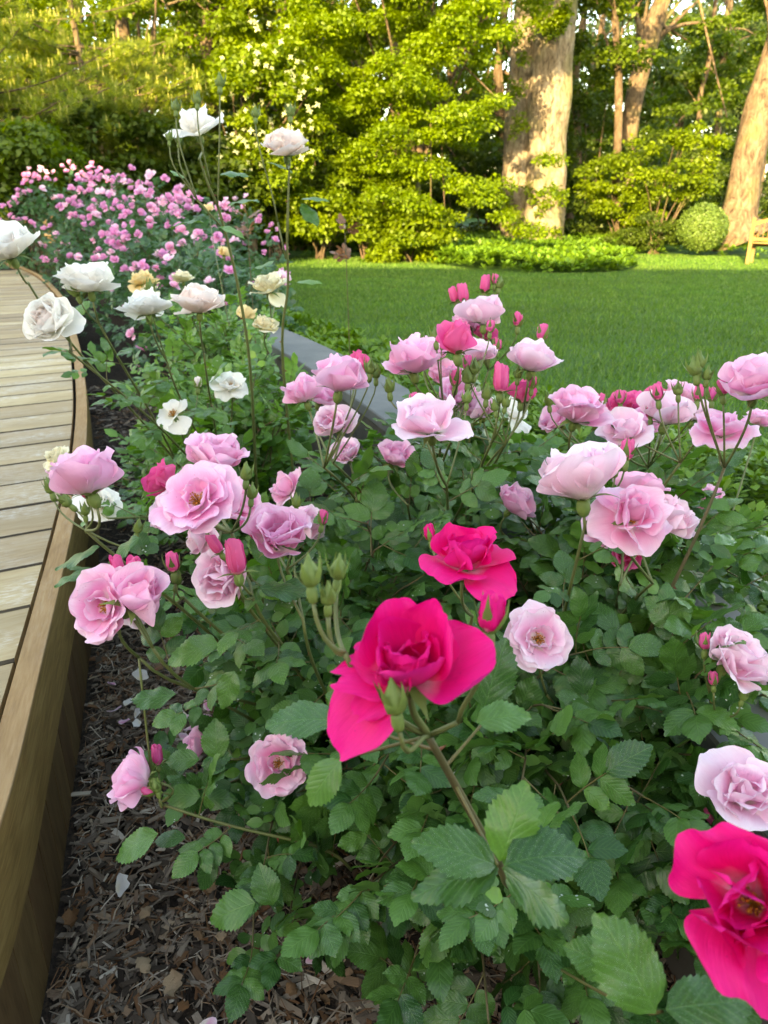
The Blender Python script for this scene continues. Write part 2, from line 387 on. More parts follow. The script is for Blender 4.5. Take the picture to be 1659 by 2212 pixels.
def foliage_mat(name, dark, light, tr=.35, gain=2.2, rough=.5, hue=.49):
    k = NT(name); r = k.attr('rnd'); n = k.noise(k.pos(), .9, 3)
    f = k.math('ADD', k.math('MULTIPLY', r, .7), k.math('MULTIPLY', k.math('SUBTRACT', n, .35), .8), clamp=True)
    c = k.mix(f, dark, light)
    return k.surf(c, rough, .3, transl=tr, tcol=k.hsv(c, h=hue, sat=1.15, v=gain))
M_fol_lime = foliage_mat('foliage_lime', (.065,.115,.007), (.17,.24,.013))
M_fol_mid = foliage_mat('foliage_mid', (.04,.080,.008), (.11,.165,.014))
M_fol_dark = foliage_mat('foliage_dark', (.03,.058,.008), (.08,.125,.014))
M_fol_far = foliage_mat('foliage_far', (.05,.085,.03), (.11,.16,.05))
M_fol_beech = foliage_mat('foliage_beech', (.065,.12,.006), (.17,.25,.012))
M_fol_box = foliage_mat('foliage_box', (.05,.10,.018), (.12,.19,.035), tr=.15)
M_fol_ivy = foliage_mat('foliage_ground_cover', (.05,.13,.012), (.15,.27,.025), tr=.22, gain=1.8)
M_pine = foliage_mat('pine_needles', (.08,.12,.016), (.24,.29,.035), tr=.35)
M_candle = simple('pine_candle', (.34,.33,.08), .6, .2)
M_bloss = simple('dogwood_blossom', (.50,.54,.30), .6, .2, transl=.3, amp=.3)
def bark_mat(name, c0, c1, c2, sc=1.0, rough_amt=1.0):
    k = NT(name); p = k.objc(); s3 = k.sepx(p)
    v = k.comb(k.math('MULTIPLY', s3[0], 9*sc), k.math('MULTIPLY', s3[1], 9*sc), k.math('MULTIPLY', s3[2], 3.6*sc))
    n = k.noise(v, 1.0, 6, .7, .8); n2 = k.noise(p, 1.2, 3)
    vo = k.noise(p, 3.2, 5, .75); c = k.ramp(n, [(.34, c0), (.5, c1), (.66, c2)]); c = k.hsv(c, v=k.math('ADD', .25, k.math('MULTIPLY', vo, 1.5)))
    c = k.mix(k.math('MULTIPLY', k.math('SUBTRACT', n2, .52, clamp=True), 3.0, clamp=True), c, (.16,.17,.05))
    return k.surf(c, .9, .1, k.bump(n, rough_amt, .04))
M_bark_big = bark_mat('bark_pale', (.06,.045,.03), (.21,.17,.12), (.31,.265,.195), 1.0)
M_bark = bark_mat('bark_brown', (.05,.035,.022), (.12,.085,.055), (.20,.15,.10), 1.2)
M_bark_r = bark_mat('bark_tan', (.045,.03,.02), (.14,.10,.065), (.22,.17,.11), 1.3)
M_teak = plank_mat('bench_wood', (.20,.115,.04), (.27,.16,.055), (.34,.21,.085), 1.0)
M_house = simple('house_siding', (.42,.40,.36), .8, .2, 3, .2)
M_roof = simple('house_roof', (.08,.08,.085), .85, .2, 12, .5)
M_glass = simple('window_glass', (.04,.05,.06), .1, .6)

# ------------------------------------------------------------------ the setting: ground, bed, lawn
def interp(tab, x):
    xs = [t[0] for t in tab]; ys = [t[1] for t in tab]; return float(np.interp(x, xs, ys))
RIM_Z = .335
def smooth_poly(pts, n=8):
    pts = [Vector(p) for p in pts]; out = []
    for i in range(len(pts)-1):
        p0 = pts[max(i-1,0)]; p1 = pts[i]; p2 = pts[i+1]; p3 = pts[min(i+2,len(pts)-1)]
        for k in range(n):
            t = k/n
            out.append(.5*((2*p1)+(p2-p0)*t+(2*p0-5*p1+4*p2-p3)*t*t+(3*p1-p0-3*p2+p3)*t**3))
    out.append(pts[-1]); return out
EDGE = smooth_poly([(-.33,-.35,0),(-.40,.15,0),(-.435,.45,0),(-.473,.69,0),(-.561,1.006,0),(-.774,1.72,0),(-.965,2.30,0),(-1.27,3.11,0),(-1.82,4.44,0),(-2.79,6.6,0),(-4.3,9.3,0),(-7,13,0)], 8)
edge_x = lambda y: interp([(p.y, p.x) for p in EDGE], y)
WALLC = smooth_poly([(.66,-.6,0),(.60,.25,0),(.53,.80,0),(.42,1.35,0),(.20,2.05,0),(-.08,2.82,0),(-.47,3.72,0),(-1.05,4.9,0),(-1.6,6.4,0),(-1.9,8.2,0)], 8)
wall_x = lambda y: interp([(p.y, p.x) for p in WALLC], y)
def lawn_z(x, y):
    t = min(1, max(0, (y-2.0)/11.0)); t = t*t*(3-2*t)
    return .30*(1-t) + .02*t + .03*math.sin(x*.35+y*.22)*t + max(0, y-22)*.012
def grid_mesh(xs, ys, zf, name, mat, **kw):
    X, Y = np.meshgrid(xs, ys); n, m = X.shape
    v = np.array([(X[j,i], Y[j,i], zf(X[j,i], Y[j,i])) for j in range(n) for i in range(m)])
    f = np.array([[j*m+i, j*m+i+1, (j+1)*m+i+1, (j+1)*m+i] for j in range(n-1) for i in range(m-1)])
    mb = MB(); mb.add(v, f); return mb.build(name, mat, **kw)
grid_mesh(np.concatenate([[-900,-300,-100,-50],np.linspace(-30,30,16),[50,100,300,900]]), np.concatenate([[-900,-300,-100,-40],np.linspace(-20,60,20),[100,300,900]]),
          lambda x, y: -.06 + max(0, y-22)*.012*(y < 100) + (1.0 if y >= 100 else 0), 'ground', M_floor, kind='structure')
def soil_z(x, y): return .012*mnoise.noise(Vector((x*3, y*3, 0))) + .010*mnoise.noise(Vector((x*14, y*14, 2)))
def strip_grid():
    ys = np.concatenate([np.arange(-.3, 4.0, .03), np.arange(4.0, 12, .12)]); us = np.linspace(0, 1, 26); v = []
    for y in ys:
        a, b = edge_x(y)-.02, wall_x(y)+.05
        for u in us: x = a+(b-a)*u; v.append((x, y, soil_z(x, y)))
    m = len(us); f = [[j*m+i, j*m+i+1, (j+1)*m+i+1, (j+1)*m+i] for j in range(len(ys)-1) for i in range(m-1)]
    mb = MB(); mb.add(v, f); mb.build('soil', M_soil, kind='structure')
strip_grid()
def lawn():
    ys = np.concatenate([np.arange(-1, 6, .25), np.arange(6, 30, .6), [34, 40, 50, 70]]); us = np.linspace(0, 1, 40)**1.6; v = []
    for y in ys:
        a, b = wall_x(y)+.02 if y < 8 else -1.9-(y-8)*.5, 26
        for u in us: x = a+(b-a)*u; v.append((x, y, lawn_z(x, y)-.02))
    m = len(us); f = [[j*m+i, j*m+i+1, (j+1)*m+i+1, (j+1)*m+i] for j in range(len(ys)-1) for i in range(m-1)]
    mb = MB(); mb.add(v, f); mb.build('lawn', M_turf, kind='structure')
lawn()
# beds in the far lawn: front edge as (x, y)
ISL = [(-4.5,20.6),(-2.6,20.2),(0.0,18.2),(.5,16.6),(.85,15.4),(1.5,13.6),(2.4,13.0),(3.3,13.1),(4.3,13.7),(4.75,14.6),(4.6,15.6),(4.6,17.2),(5.2,18.0),(6.6,17.6),(8.0,16.4),(9.5,15.6),(13,14.6),(20,13.5)]
def isl_y(x): return interp(ISL, x)
def in_bed(x, y): return y > isl_y(x) or ((x-3.0)**2/3.1+(y-15.2)**2/5.2) < 1
def grass():
    mb = MB(); n = 300000
    # blade density falls with distance, blade width grows
    u = RS.rand(n); y = 1.0 + 21*u**1.45; x = RS.rand(n)*(13+0)  # metres right of the wall
    span = 1.5 + y*.62; x = -1.9 + RS.rand(n)*(span+2.6)
    wx = np.interp(y, [p.y for p in WALLC], [p.x for p in WALLC]); wx = np.where(y > 8.2, -2.2-(y-8)*.4, wx)
    ok = x > wx + np.where(y < 5, .45, .2)
    pv = np.array([in_bed(a, b) for a, b in zip(x, y)])
    ok &= ~pv
    x, y = x[ok], y[ok]; k = len(x)
    z = np.array([lawn_z(a, b) for a, b in zip(x, y)]) - .02
    h = (.022 + .016*RS.rand(k)); w = (.0016+.00034*y)*(.7+.6*RS.rand(k))
    th = RS.rand(k)*2*np.pi; le = 1.1*h*(RS.rand(k))
    la = RS.rand(k)*2*np.pi
    bx, by = np.cos(th)*w, np.sin(th)*w
    P0 = np.stack([x-bx, y-by, z], 1); P1 = np.stack([x+bx, y+by, z], 1)
    P2 = np.stack([x+np.cos(la)*le, y+np.sin(la)*le, z+h], 1)
    v = np.stack([P0, P1, P2], 1).reshape(-1, 3)
    mb.add(v, np.arange(3*k).reshape(-1, 3), np.zeros((3*k, 2)), np.repeat(RS.rand(k), 3))
    mb.build('grass', M_grass, kind='stuff', label='short mown green lawn grass in shade beyond the wall', cat='grass')
grass()

# ------------------------------------------------------------------ mulch
def chips():
    mb = MB(); n = 21000; cnt = 0
    base = np.array([[-.5,-.5,-.5],[.5,-.42,-.5],[.5,.42,-.5],[-.5,.5,-.5],[-.42,-.4,.5],[.35,-.5,.5],[.44,.3,.5],[-.5,.45,.5]])
    uvb = base[:, :2]+.5
    Y = np.where(RS.rand(n) < .72, .35+1.25*RS.rand(n), 1.6+2.9*RS.rand(n)**1.3)
    for i in range(n):
        y = Y[i]; a, b = edge_x(y)+.01, min(wall_x(y)-.12, edge_x(y)+1.2)
        x = a + (b-a)*RS.rand()
        l = (.008+.032*RS.rand()**2.0)*(1+.25*(y > 1.6)); w = l*(.09+.34*RS.rand()**1.5); t = .0012+.0022*RS.rand()
        r = RS.rand()
        if RS.rand() < .035: l *= 1.55; w *= .8
        ax, ay, az = RS.randn()*.28, RS.randn()*.28, RS.rand()*6.283
        ca, sa, cb, sb, cz, sz = math.cos(ax), math.sin(ax), math.cos(ay), math.sin(ay), math.cos(az), math.sin(az)
        Rm = np.array([[cz*cb, cz*sb*sa-sz*ca, cz*sb*ca+sz*sa],[sz*cb, sz*sb*sa+cz*ca, sz*sb*ca-cz*sa],[-sb, cb*sa, cb*ca]])
        v = (base + RS.randn(8, 3)*np.array([.05,.10,.12]))*np.array([l*1.25, w, t])
        z = soil_z(x, y) + .002 + .010*RS.rand()
        mb.add(v @ Rm.T + np.array([x, y, z]), BOXF[1:] if True else BOXF, uvb, r)
    for i in range(5200):
        y = Y[i]; a, b = edge_x(y)+.01, min(wall_x(y)-.12, edge_x(y)+1.2); x = a+(b-a)*RS.rand(); z = soil_z(x,y)+.006+.008*RS.rand(); l = .012+.03*RS.rand()**2; th = RS.rand()*6.28; w = .0006+.0007*RS.rand(); d = np.array([math.cos(th), math.sin(th), .15*RS.randn()])*l; e = np.array([-math.sin(th), math.cos(th), 0])*w; m_ = np.array([x,y,z]); bnd = e*RS.randn()*6+np.array([0,0,.002])
        mb.add([m_-d-e, m_-d+e, m_+bnd-e, m_+bnd+e, m_+d-e*.4, m_+d+e*.4], [[0,1,3,2],[2,3,5,4]], None, .6+.4*RS.rand())
    mb.build('mulch', M_chip, smooth=False, kind='stuff', label='dark shredded bark mulch covering the rose bed', cat='mulch')
chips()
def leaf_litter():
    # dry leaves and petals that fell on the mulch
    def dead(seed):
        rs = np.random.RandomState(seed); n = 9; mb = MB(); v = []; uv = []
        for i in range(n):
            t = i/(n-1); w = .38*math.sin(math.pi*min(1, t*.96+.04))**.7*(1+.25*math.sin(t*17+seed)); 
            for s in (-1, -.5, 0, .5, 1):
                v.append((s*w, t, .18*s*s*(1 if seed % 2 else -.6)+.12*math.sin(t*4+seed)+.05*rs.randn())); uv.append((s, t))
        f = [[i*5+j, i*5+j+1, (i+1)*5+j+1, (i+1)*5+j] for i in range(n-1) for j in range(4)]
        mb.add(v, f, uv); return mb.mesh('dead_leaf', True, (M_dead,))
    ms = [dead(i) for i in range(5)]
    spots = [(325,1965,.034),(160,1975,.05),(490,2025,.028),(375,2160,.06),(560,1905,.03),(300,2075,.045),(470,1920,.035),(410,2240-60,.03),(260,1520,.03),(420,1460,.03),(350,1440,.04),(190,2100,.03),(620,2130,.035),(560,2060,.03),(560,1975,.028),(420,2020,.03),(690,2165,.03),(240,1690,.026)]
    wh = ['tan curled dead leaf against the foot of the boardwalk','brown curled dead leaf on the mulch']
    for i, (x, y, s) in enumerate(spots):
        p = VZ(x, y, .02); M = frame(p+Vector((0,0,.006)), Vector((random.uniform(-1,1), random.uniform(-1,1), .05)), Vector((random.uniform(-.4,.4), random.uniform(-.4,.4), 1)), s*.62)
        new_obj('dead_leaf', ms[i % 5], M=M, label='tan crumpled dead leaf at the foot of the boardwalk side' if i == 1 else 'small brown curled dead leaf lying on the dark mulch', cat='dead leaf', group='dead leaves on the mulch')
leaf_litter()

# ------------------------------------------------------------------ boardwalk
def boardwalk():
    root = empty('boardwalk', (edge_x(1.0), 1.0, 0), 'weathered pale wooden boardwalk with curved rim board beside the rose bed', 'boardwalk')
    ro = Vector(root.location)
    ang = R(28); dx, dy = math.cos(ang), math.sin(ang); nx, ny = -dy, dx
    pitch = .1895; wid = .1845
    # planks run along (dx,dy); plank k centred on offset k*pitch along (nx,ny)
    o0 = Vector((-.65, 1.0)) .dot(Vector((nx, ny)))
    ks = range(-9, 46)
    # measured joint at world (-.732,1.2306)
    j0 = Vector((-.732, 1.2306)).dot(Vector((nx, ny)))
    for k in ks:
        c = j0 + (k+.5)*pitch
        # right end: intersection of each plank side with the inner rim line
        def endx(off):
            best = None
            for i in range(len(EDGE)-1):
                a, b = EDGE[i], EDGE[i+1]
                fa = a.x*nx+a.y*ny-off; fb = b.x*nx+b.y*ny-off
                if fa*fb <= 0 and fa != fb:
                    t = fa/(fa-fb); p = a+(b-a)*t; best = p.x*dx+p.y*dy
            return best
        e0, e1 = endx(c-wid/2), endx(c+wid/2)
        if e0 is None or e1 is None: continue
        e0 -= .052; e1 -= .052
        ln = 3.2; st = min(e0, e1)-ln
        z1 = RIM_Z-.004+random.uniform(-.001,.001); z0 = z1-.026; b = .0045
        mb = MB(); cs = .5*(st+e0)
        nseg = 2
        prof = [(-wid/2+b, z0), (wid/2-b, z0), (wid/2, z0+b), (wid/2, z1-b), (wid/2-b, z1), (-wid/2+b, z1), (-wid/2, z1-b), (-wid/2, z0+b)]
        vv = []
        for q in (0, 1):
            for (w, z) in prof:
                l = st if q == 0 else (e0+(e1-e0)*(w/wid+.5))
                vv.append((l-cs, w, z-z1))
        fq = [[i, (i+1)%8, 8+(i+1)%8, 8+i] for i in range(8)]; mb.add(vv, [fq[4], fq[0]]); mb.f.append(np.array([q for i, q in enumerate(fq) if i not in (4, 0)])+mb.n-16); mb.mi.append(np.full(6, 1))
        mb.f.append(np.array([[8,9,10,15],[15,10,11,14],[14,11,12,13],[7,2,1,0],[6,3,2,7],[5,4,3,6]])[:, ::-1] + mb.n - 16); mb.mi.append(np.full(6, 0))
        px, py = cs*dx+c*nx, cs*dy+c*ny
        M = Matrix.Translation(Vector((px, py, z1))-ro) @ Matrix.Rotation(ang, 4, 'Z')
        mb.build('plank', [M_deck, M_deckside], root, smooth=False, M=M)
    # rim board on edge, two vertical layers: a pale top edge and the browner side
    def ribbon(name, off0, off1, zb, zt, mat, i0, i1, parent, b=.003):
        mb = MB(); v = []; 
        c = EDGE[(i0+i1)//2]; L_ = 0
        for i in range(i0, i1+1):
            a = EDGE[max(i-1,0)]; d = EDGE[min(i+1,len(EDGE)-1)]; t = (d-a).normalized(); n = Vector((t.y, -t.x, 0))
            p = EDGE[i]
            for (o, z) in ((off0+b, zb), (off1-b, zb), (off1, zb+b), (off1, zt-b), (off1-b, zt), (off0+b, zt), (off0, zt-b), (off0, zb+b)):
                q = p+n*o; v.append((q.x, q.y, z))
        m = i1-i0
        f = [[j*8+k, (j+1)*8+k, (j+1)*8+(k+1)%8, j*8+(k+1)%8] for j in range(m) for k in range(8)]
        f += [[0,1,2,7],[7,2,3,6],[6,3,4,5]]+[[m*8+q for q in w] for w in ([7,2,1,0],[6,3,2,7],[5,4,3,6])]
        # local coords with x along the board
        t = (EDGE[i1]-EDGE[i0]).normalized(); an = math.atan2(t.y, t.x)
        cen = Vector((c.x, c.y, (zb+zt)/2)); Mi = (Matrix.Translation(cen) @ Matrix.Rotation(an, 4, 'Z')).inverted()
        v = [tuple(Mi @ Vector(q)) for q in v]
        mb.add(v, f)
        return mb.build(name, mat, parent, smooth=False, M=Matrix.Translation(cen-ro) @ Matrix.Rotation(an, 4, 'Z'))
    nE = len(EDGE)-1
    cuts = [0, 60, nE]
    for a, b in zip(cuts[:-1], cuts[1:]):
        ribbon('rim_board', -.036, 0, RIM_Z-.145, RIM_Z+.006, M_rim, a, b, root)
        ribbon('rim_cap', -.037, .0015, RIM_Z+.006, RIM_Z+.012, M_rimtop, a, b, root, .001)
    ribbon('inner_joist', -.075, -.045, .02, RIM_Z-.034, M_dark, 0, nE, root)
    # vertical fascia boards below the rim board
    L_ = 0; i = 0; acc = [0]
    for i in range(nE): acc.append(acc[-1]+(EDGE[i+1]-EDGE[i]).length)
    s = 0.3; zt = RIM_Z-.147
    def at(s_):
        x = float(np.interp(s_, acc, [p.x for p in EDGE])); y = float(np.interp(s_, acc, [p.y for p in EDGE])); return Vector((x, y, 0))
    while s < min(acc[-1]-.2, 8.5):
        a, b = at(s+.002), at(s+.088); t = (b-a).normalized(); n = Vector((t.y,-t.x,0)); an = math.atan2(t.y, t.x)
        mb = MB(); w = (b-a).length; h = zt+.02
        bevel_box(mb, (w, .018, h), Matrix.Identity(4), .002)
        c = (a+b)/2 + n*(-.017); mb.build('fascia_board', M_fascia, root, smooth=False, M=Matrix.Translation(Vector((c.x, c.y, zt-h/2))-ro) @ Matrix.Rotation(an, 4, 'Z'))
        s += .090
boardwalk()

# ------------------------------------------------------------------ garden wall with bluestone cap
def garden_wall():
    root = empty('garden_wall', (wall_x(2.5), 2.5, 0), 'low curved garden wall with smooth grey bluestone cap between bed and ground cover', 'wall'); ro = Vector(root.location)
    acc = [0]
    for i in range(len(WALLC)-1): acc.append(acc[-1]+(WALLC[i+1]-WALLC[i]).length)
    def at(s): 
        p = Vector((float(np.interp(s, acc, [p.x for p in WALLC])), float(np.interp(s, acc, [p.y for p in WALLC])), 0)); return p
    def strip(name, s0, s1, w0, w1, z0, z1, mat, b=.004):
        mb = MB(); v = []; m = 8
        for j in range(m+1):
            s = s0+(s1-s0)*j/m; t = (at(s+.02)-at(s-.02)).normalized(); n = Vector((t.y,-t.x,0)); p = at(s)
            for (o, z) in ((w0+b,z0),(w1-b,z0),(w1,z0+b),(w1,z1-b),(w1-b,z1),(w0+b,z1),(w0,z1-b),(w0,z0+b)):
                q = p+n*o; v.append((q.x-ro.x, q.y-ro.y, z))
        f = [[j*8+k, (j+1)*8+k, (j+1)*8+(k+1)%8, j*8+(k+1)%8] for j in range(m) for k in range(8)]
        f += [[0,1,2,7],[7,2,3,6],[6,3,4,5]]+[[m*8+q for q in w] for w in ([7,2,1,0],[6,3,2,7],[5,4,3,6])]
        mb.add(v, f); mb.build(name, mat, root, smooth=False)
    strip('wall_face', 0, acc[-1]-.3, -.10, .10, -.05, .375, M_wall)
    s = 0
    while s < acc[-1]-.6:
        e = min(s+1.25, acc[-1]-.2); strip('capstone', s, e-.005, -.115, .115, .378, .42, M_stone); s = e
garden_wall()

# ------------------------------------------------------------------ ground cover rosettes
def rosette_T(leaves=8, seed=0, size=.045):
    mb = MB(); rs = random.Random(seed)
    for i in range(leaves):
        a = i*2.4; el = .15+.85*(i/leaves)+rs.uniform(-.15,.15); l = size*rs.uniform(.8,1.15)*(1-.25*i/leaves); w = l*.24
        d = Vector((math.cos(a)*math.cos(el), math.sin(a)*math.cos(el), math.sin(el))); n = Vector((-math.cos(a)*math.sin(el), -math.sin(a)*math.sin(el), math.cos(el)))
        M = frame(Vector((0,0,.002*i)), d, n)
        v = [(0,0,0),(-w*.55,l*.35,.10*w),(0,l*.4,-.1*l*.2),(w*.55,l*.35,.10*w),(-w,l*.72,.0),(0,l*.75,.02*l),(w,l*.72,0),(0,l*1.02,-.10*l)]
        v = [tuple(M @ Vector(q)) for q in v]
        f = [[0,2,1,1],[0,3,2,2],[1,2,5,4],[2,3,6,5],[4,5,7,7],[5,6,7,7]]
        mb.add(v, np.array(f), None, rs.random())
    return mb.template()
ROS = [rosette_T(8, s) for s in range(6)]
def far_rosette(seed, leaves=7, size=.045):
    mb = MB(); rs = random.Random(seed)
    for i in range(leaves):
        a = i*2.4; el = .15+.85*(i/leaves)+rs.uniform(-.15,.15); l = size*rs.uniform(.85,1.2); w = l*.27
        d = Vector((math.cos(a)*math.cos(el), math.sin(a)*math.cos(el), math.sin(el))); n = Vector((-math.cos(a)*math.sin(el), -math.sin(a)*math.sin(el), math.cos(el))); M = frame(Vector((0,0,.002*i)), d, n)
        mb.add([tuple(M @ Vector(q)) for q in ((0,0,0),(-w,l*.6,.1*w),(0,l,-.1*l),(w,l*.6,.1*w))], [[0,3,2,1]], None, rs.random())
    return mb.template()
ROSF = [far_rosette(s) for s in range(6)]
def cover(name, pts, scale, label, hvar=.04, grp=None):
    mb = MB()
    for (x, y, z) in pts:
        T = (ROSF if scale > 1.5 or y > 3.2 else ROS)[random.randrange(6)]
        M = Matrix.Translation((x, y, z)) @ Matrix.Rotation(random.uniform(0,6.28), 4, 'Z') @ Matrix.Rotation(random.gauss(0,.25), 4, 'X') @ Matrix.Scale(scale*random.uniform(.75,1.25), 4)
        mb.addM(T, M, np.clip(T[3]*.6+random.random()*.4, 0, 1))
    return mb.build(name, M_fol_ivy, kind='stuff', label=label, cat='ground cover')
pts = []
for i in range(3600):
    y = random.uniform(.5, 6.2); w = .5+.35*max(0, 1.6-abs(y-1.6))
    x = wall_x(y)+.13+random.random()*w
    z = lawn_z(x, y)+.05+.05*mnoise.noise(Vector((x*4, y*4, 0)))+random.uniform(-.05,.02)
    pts.append((x, y, z))
cover('pachysandra', pts, 1.0, 'bright green leafy ground cover strip between stone cap and lawn')
pts = []
while len(pts) < 9000:
    x = random.uniform(-4.5, 9); y = random.uniform(12.8, 24)
    if not in_bed(x, y) : continue
    if x > 4.8 and random.random() < .75: continue
    e = min(1, max(.0, (y-isl_y(x))/.35) if y > isl_y(x) else .6)
    z = lawn_z(x, y)+.02+e*(.16+.10*mnoise.noise(Vector((x*1.5, y*1.5, 5))))+random.uniform(-.06,.02)
    pts.append((x, y, z))
cover('ground_cover', pts, 2.3, 'bright ground cover bed round the foot of the big tree')

# ------------------------------------------------------------------ trees and shrubs behind
def leaf_cloud(mb, centers, radii, n, size, flat=.5, up=.6, seed=0, dens=1.0):
    """leaf-sized folded rhombi spread in flattened clumps"""
    n = int(n*dens); size = size*(.74 if dens > 1.5 else .74*(1.75/dens)**.5)
    rs = np.random.RandomState(seed); C = np.asarray(centers, float); K = len(C)
    rad = np.asarray(radii, float); wts = rad[:,0]*rad[:,1]; wts = wts/wts.sum()
    k = rs.choice(K, n, p=wts)
    g = rs.randn(n, 3); g /= np.linalg.norm(g, axis=1)[:,None]; g *= (rs.rand(n)**.45)[:,None]
    P = C[k] + g*rad[k]
    P[:,2] -= .35*(g[:,0]**2+g[:,1]**2)*rad[k][:,0]*flat       # clumps droop at their rim
    nrm = rs.randn(n,3)*.55; nrm[:,2] += up+.2; nrm += g*.5; nrm /= np.linalg.norm(nrm,axis=1)[:,None]
    d = rs.randn(n,3); d += g*.6; d[:,2] -= .25; d -= nrm*(d*nrm).sum(1)[:,None]; d /= np.linalg.norm(d,axis=1)[:,None]
    s = np.cross(d, nrm); L_ = size*(.6+.8*rs.rand(n)); w = L_*.34
    A = P; B = P+d*(L_*.45)[:,None]+s*w[:,None]+nrm*(.12*L_)[:,None]; Cc = P+d*L_[:,None]; D = P+d*(L_*.45)[:,None]-s*w[:,None]+nrm*(.12*L_)[:,None]
    v = np.stack([A,B,Cc,D],1).reshape(-1,3)
    cr = rs.rand(K)[k]; r = np.clip(.5*cr+.5*rs.rand(n), 0, 1)
    mb.add(v, np.arange(4*n).reshape(-1,4), None, np.repeat(r, 4))
def clumps(ell, n, r, seed, shell=.5):
    """clump centres inside ellipsoid list [(cx,cy,cz,rx,ry,rz)]"""
    rs = random.Random(seed); out = []; rad = []
    vols = [e[3]*e[4]*e[5] for e in ell]
    for i in range(n):
        e = rs.choices(ell, vols)[0]
        while True:
            g = Vector((rs.uniform(-1,1), rs.uniform(-1,1), rs.uniform(-1,1)))
            if g.length < 1: break
        g = g.normalized()*(g.length**shell) if g.length > 0 else g
        out.append((e[0]+g.x*e[3], e[1]+g.y*e[4], e[2]+g.z*e[5])); q = r*rs.uniform(.6,1.4); rad.append((q, q, q*.38))
    return out, rad
def tree(name, label, cat, trunk, radii, ell, nclump, rclump, nleaf, lsize, mat, bark, group=None, seed=0, limbs=14, kind=None, twist=.12, flat=.5, up=.6, dens=1.0):
    base = Vector(trunk[0]) if trunk else Vector((ell[0][0], ell[0][1], 0))
    root = empty(name, base, label, cat, group, kind); M0 = Matrix.Translation(-base)
    C, Rr = clumps(ell, nclump, rclump, seed)
    if trunk:
        mb = MB(); pts = smooth_poly(trunk, 5); rr = list(np.interp(np.linspace(0,1,len(pts)), np.linspace(0,1,len(radii)), radii))
        tube(mb, pts, rr, 14, bump=.18, seed=seed); mb.build('trunk', bark, root, M=M0)
        rs = random.Random(seed+5); mb = MB()
        for c in rs.sample(C, min(limbs, len(C))):
            k = rs.randrange(len(pts)//3, len(pts)); p = pts[k]; c = Vector(c)
            m1 = p.lerp(c, .4)+Vector((rs.uniform(-.3,.3), rs.uniform(-.3,.3), .25+rs.uniform(-.2,.3)))*twist*6
            bp = bez(p, p.lerp(m1, .7), m1, c, 7); r0 = rr[k]*.32
            tube(mb, bp, [r0*(1-.85*i/7)+.006 for i in range(8)], 6, cap=False)
        if limbs: mb.build('branches', bark, root, M=M0)
    mb = MB(); leaf_cloud(mb, C, Rr, nleaf, lsize, seed=seed+1, flat=flat, up=up, dens=dens)
    mb.build('crown', mat, root, M=M0)
    return root
G_W = 'trees of the wood behind the lawn'
# central spreading beech in front of the big trunk
def P3(x, y, Y): v = VY(x, y, Y); return (v.x, v.y, v.z)
def E(x, y, Y, rx, ry, rz): v = VY(x, y, Y); return (v.x, v.y, v.z, rx, ry, rz)
b0 = VY(905, 500, 17.0)
tree('beech_tree', 'spreading bright green tree with layered low branches left of the big double trunk', 'tree',
     [(b0.x, 17.2, 0), (b0.x-.1, 17.2, 1.5), (b0.x+.1, 17.3, 3.5), (b0.x, 17.4, 7)], [.16, .13, .10, .05],
     [E(860,60,16.5,2.1,1.8,1.5), E(800,150,16.5,1.6,1.5,1.0), E(915,210,16,1.5,1.3,.9), E(1010,380,15.8,1.7,1.0,.38), E(1090,345,15.6,1.0,.7,.30), E(930,440,15.6,1.5,.9,.40), E(1120,430,15.6,.7,.6,.25), E(760,330,16.5,1.0,1.0,.8), E(900,-150,17,3.4,2.5,1.6), E(880,310,15.9,1.6,1.0,.6), E(870,410,15.6,1.4,.9,.5), E(1000,475,15.5,1.1,.8,.35), E(1140,335,15.4,.75,.5,.16), E(1165,400,15.4,.55,.5,.14), E(1120,480,15.4,.7,.5,.2)],
     330, .38, 78000, .095, M_fol_beech, M_bark, seed=11, limbs=34, twist=.06, dens=1.6)
# white flowering dogwood
dw = tree('dogwood_tree', 'small dogwood tree covered in creamy white blossoms behind the tall white roses', 'tree',
     [(-2.6, 15.4, 0), (-2.5, 15.4, 1.2), (-2.6, 15.4, 2.4), (-2.5, 15.5, 3.6)], [.10,.08,.06,.03],
     [E(585,230,15,.85,.8,1.2), E(560,340,14.8,.7,.7,.8), E(610,150,15,.7,.7,.6)], 70, .34, 15000, .085, M_fol_lime, M_bark, seed=21, limbs=16)
mb = MB(); C, Rr = clumps([E(575,235,14.3,.75,.5,1.15)], 22, .22, 4)
for c in C:
    for q in range(random.randint(4, 11)):
        p = Vector(c)+rv(.2); n = (Vector((0,-.7,.7))+rv(.5)).normalized(); M = frameZ(p, n, random.random()*6, .055*random.uniform(.7,1.2))
        for a in range(4):
            t = a*math.pi/2; ca, sa = math.cos(t), math.sin(t)
            v = [(0,0,0),(.5*ca-.27*sa,.5*sa+.27*ca,.10),(1.1*ca,1.1*sa,-.12),(.5*ca+.27*sa,.5*sa-.27*ca,.10)]
            mb.add([tuple(M @ Vector(w)) for w in v], [[0,3,2,1]], None, random.random())
mb.build('blossoms', M_bloss, dw, M=Matrix.Translation(-Vector(dw.location)), kind='stuff')
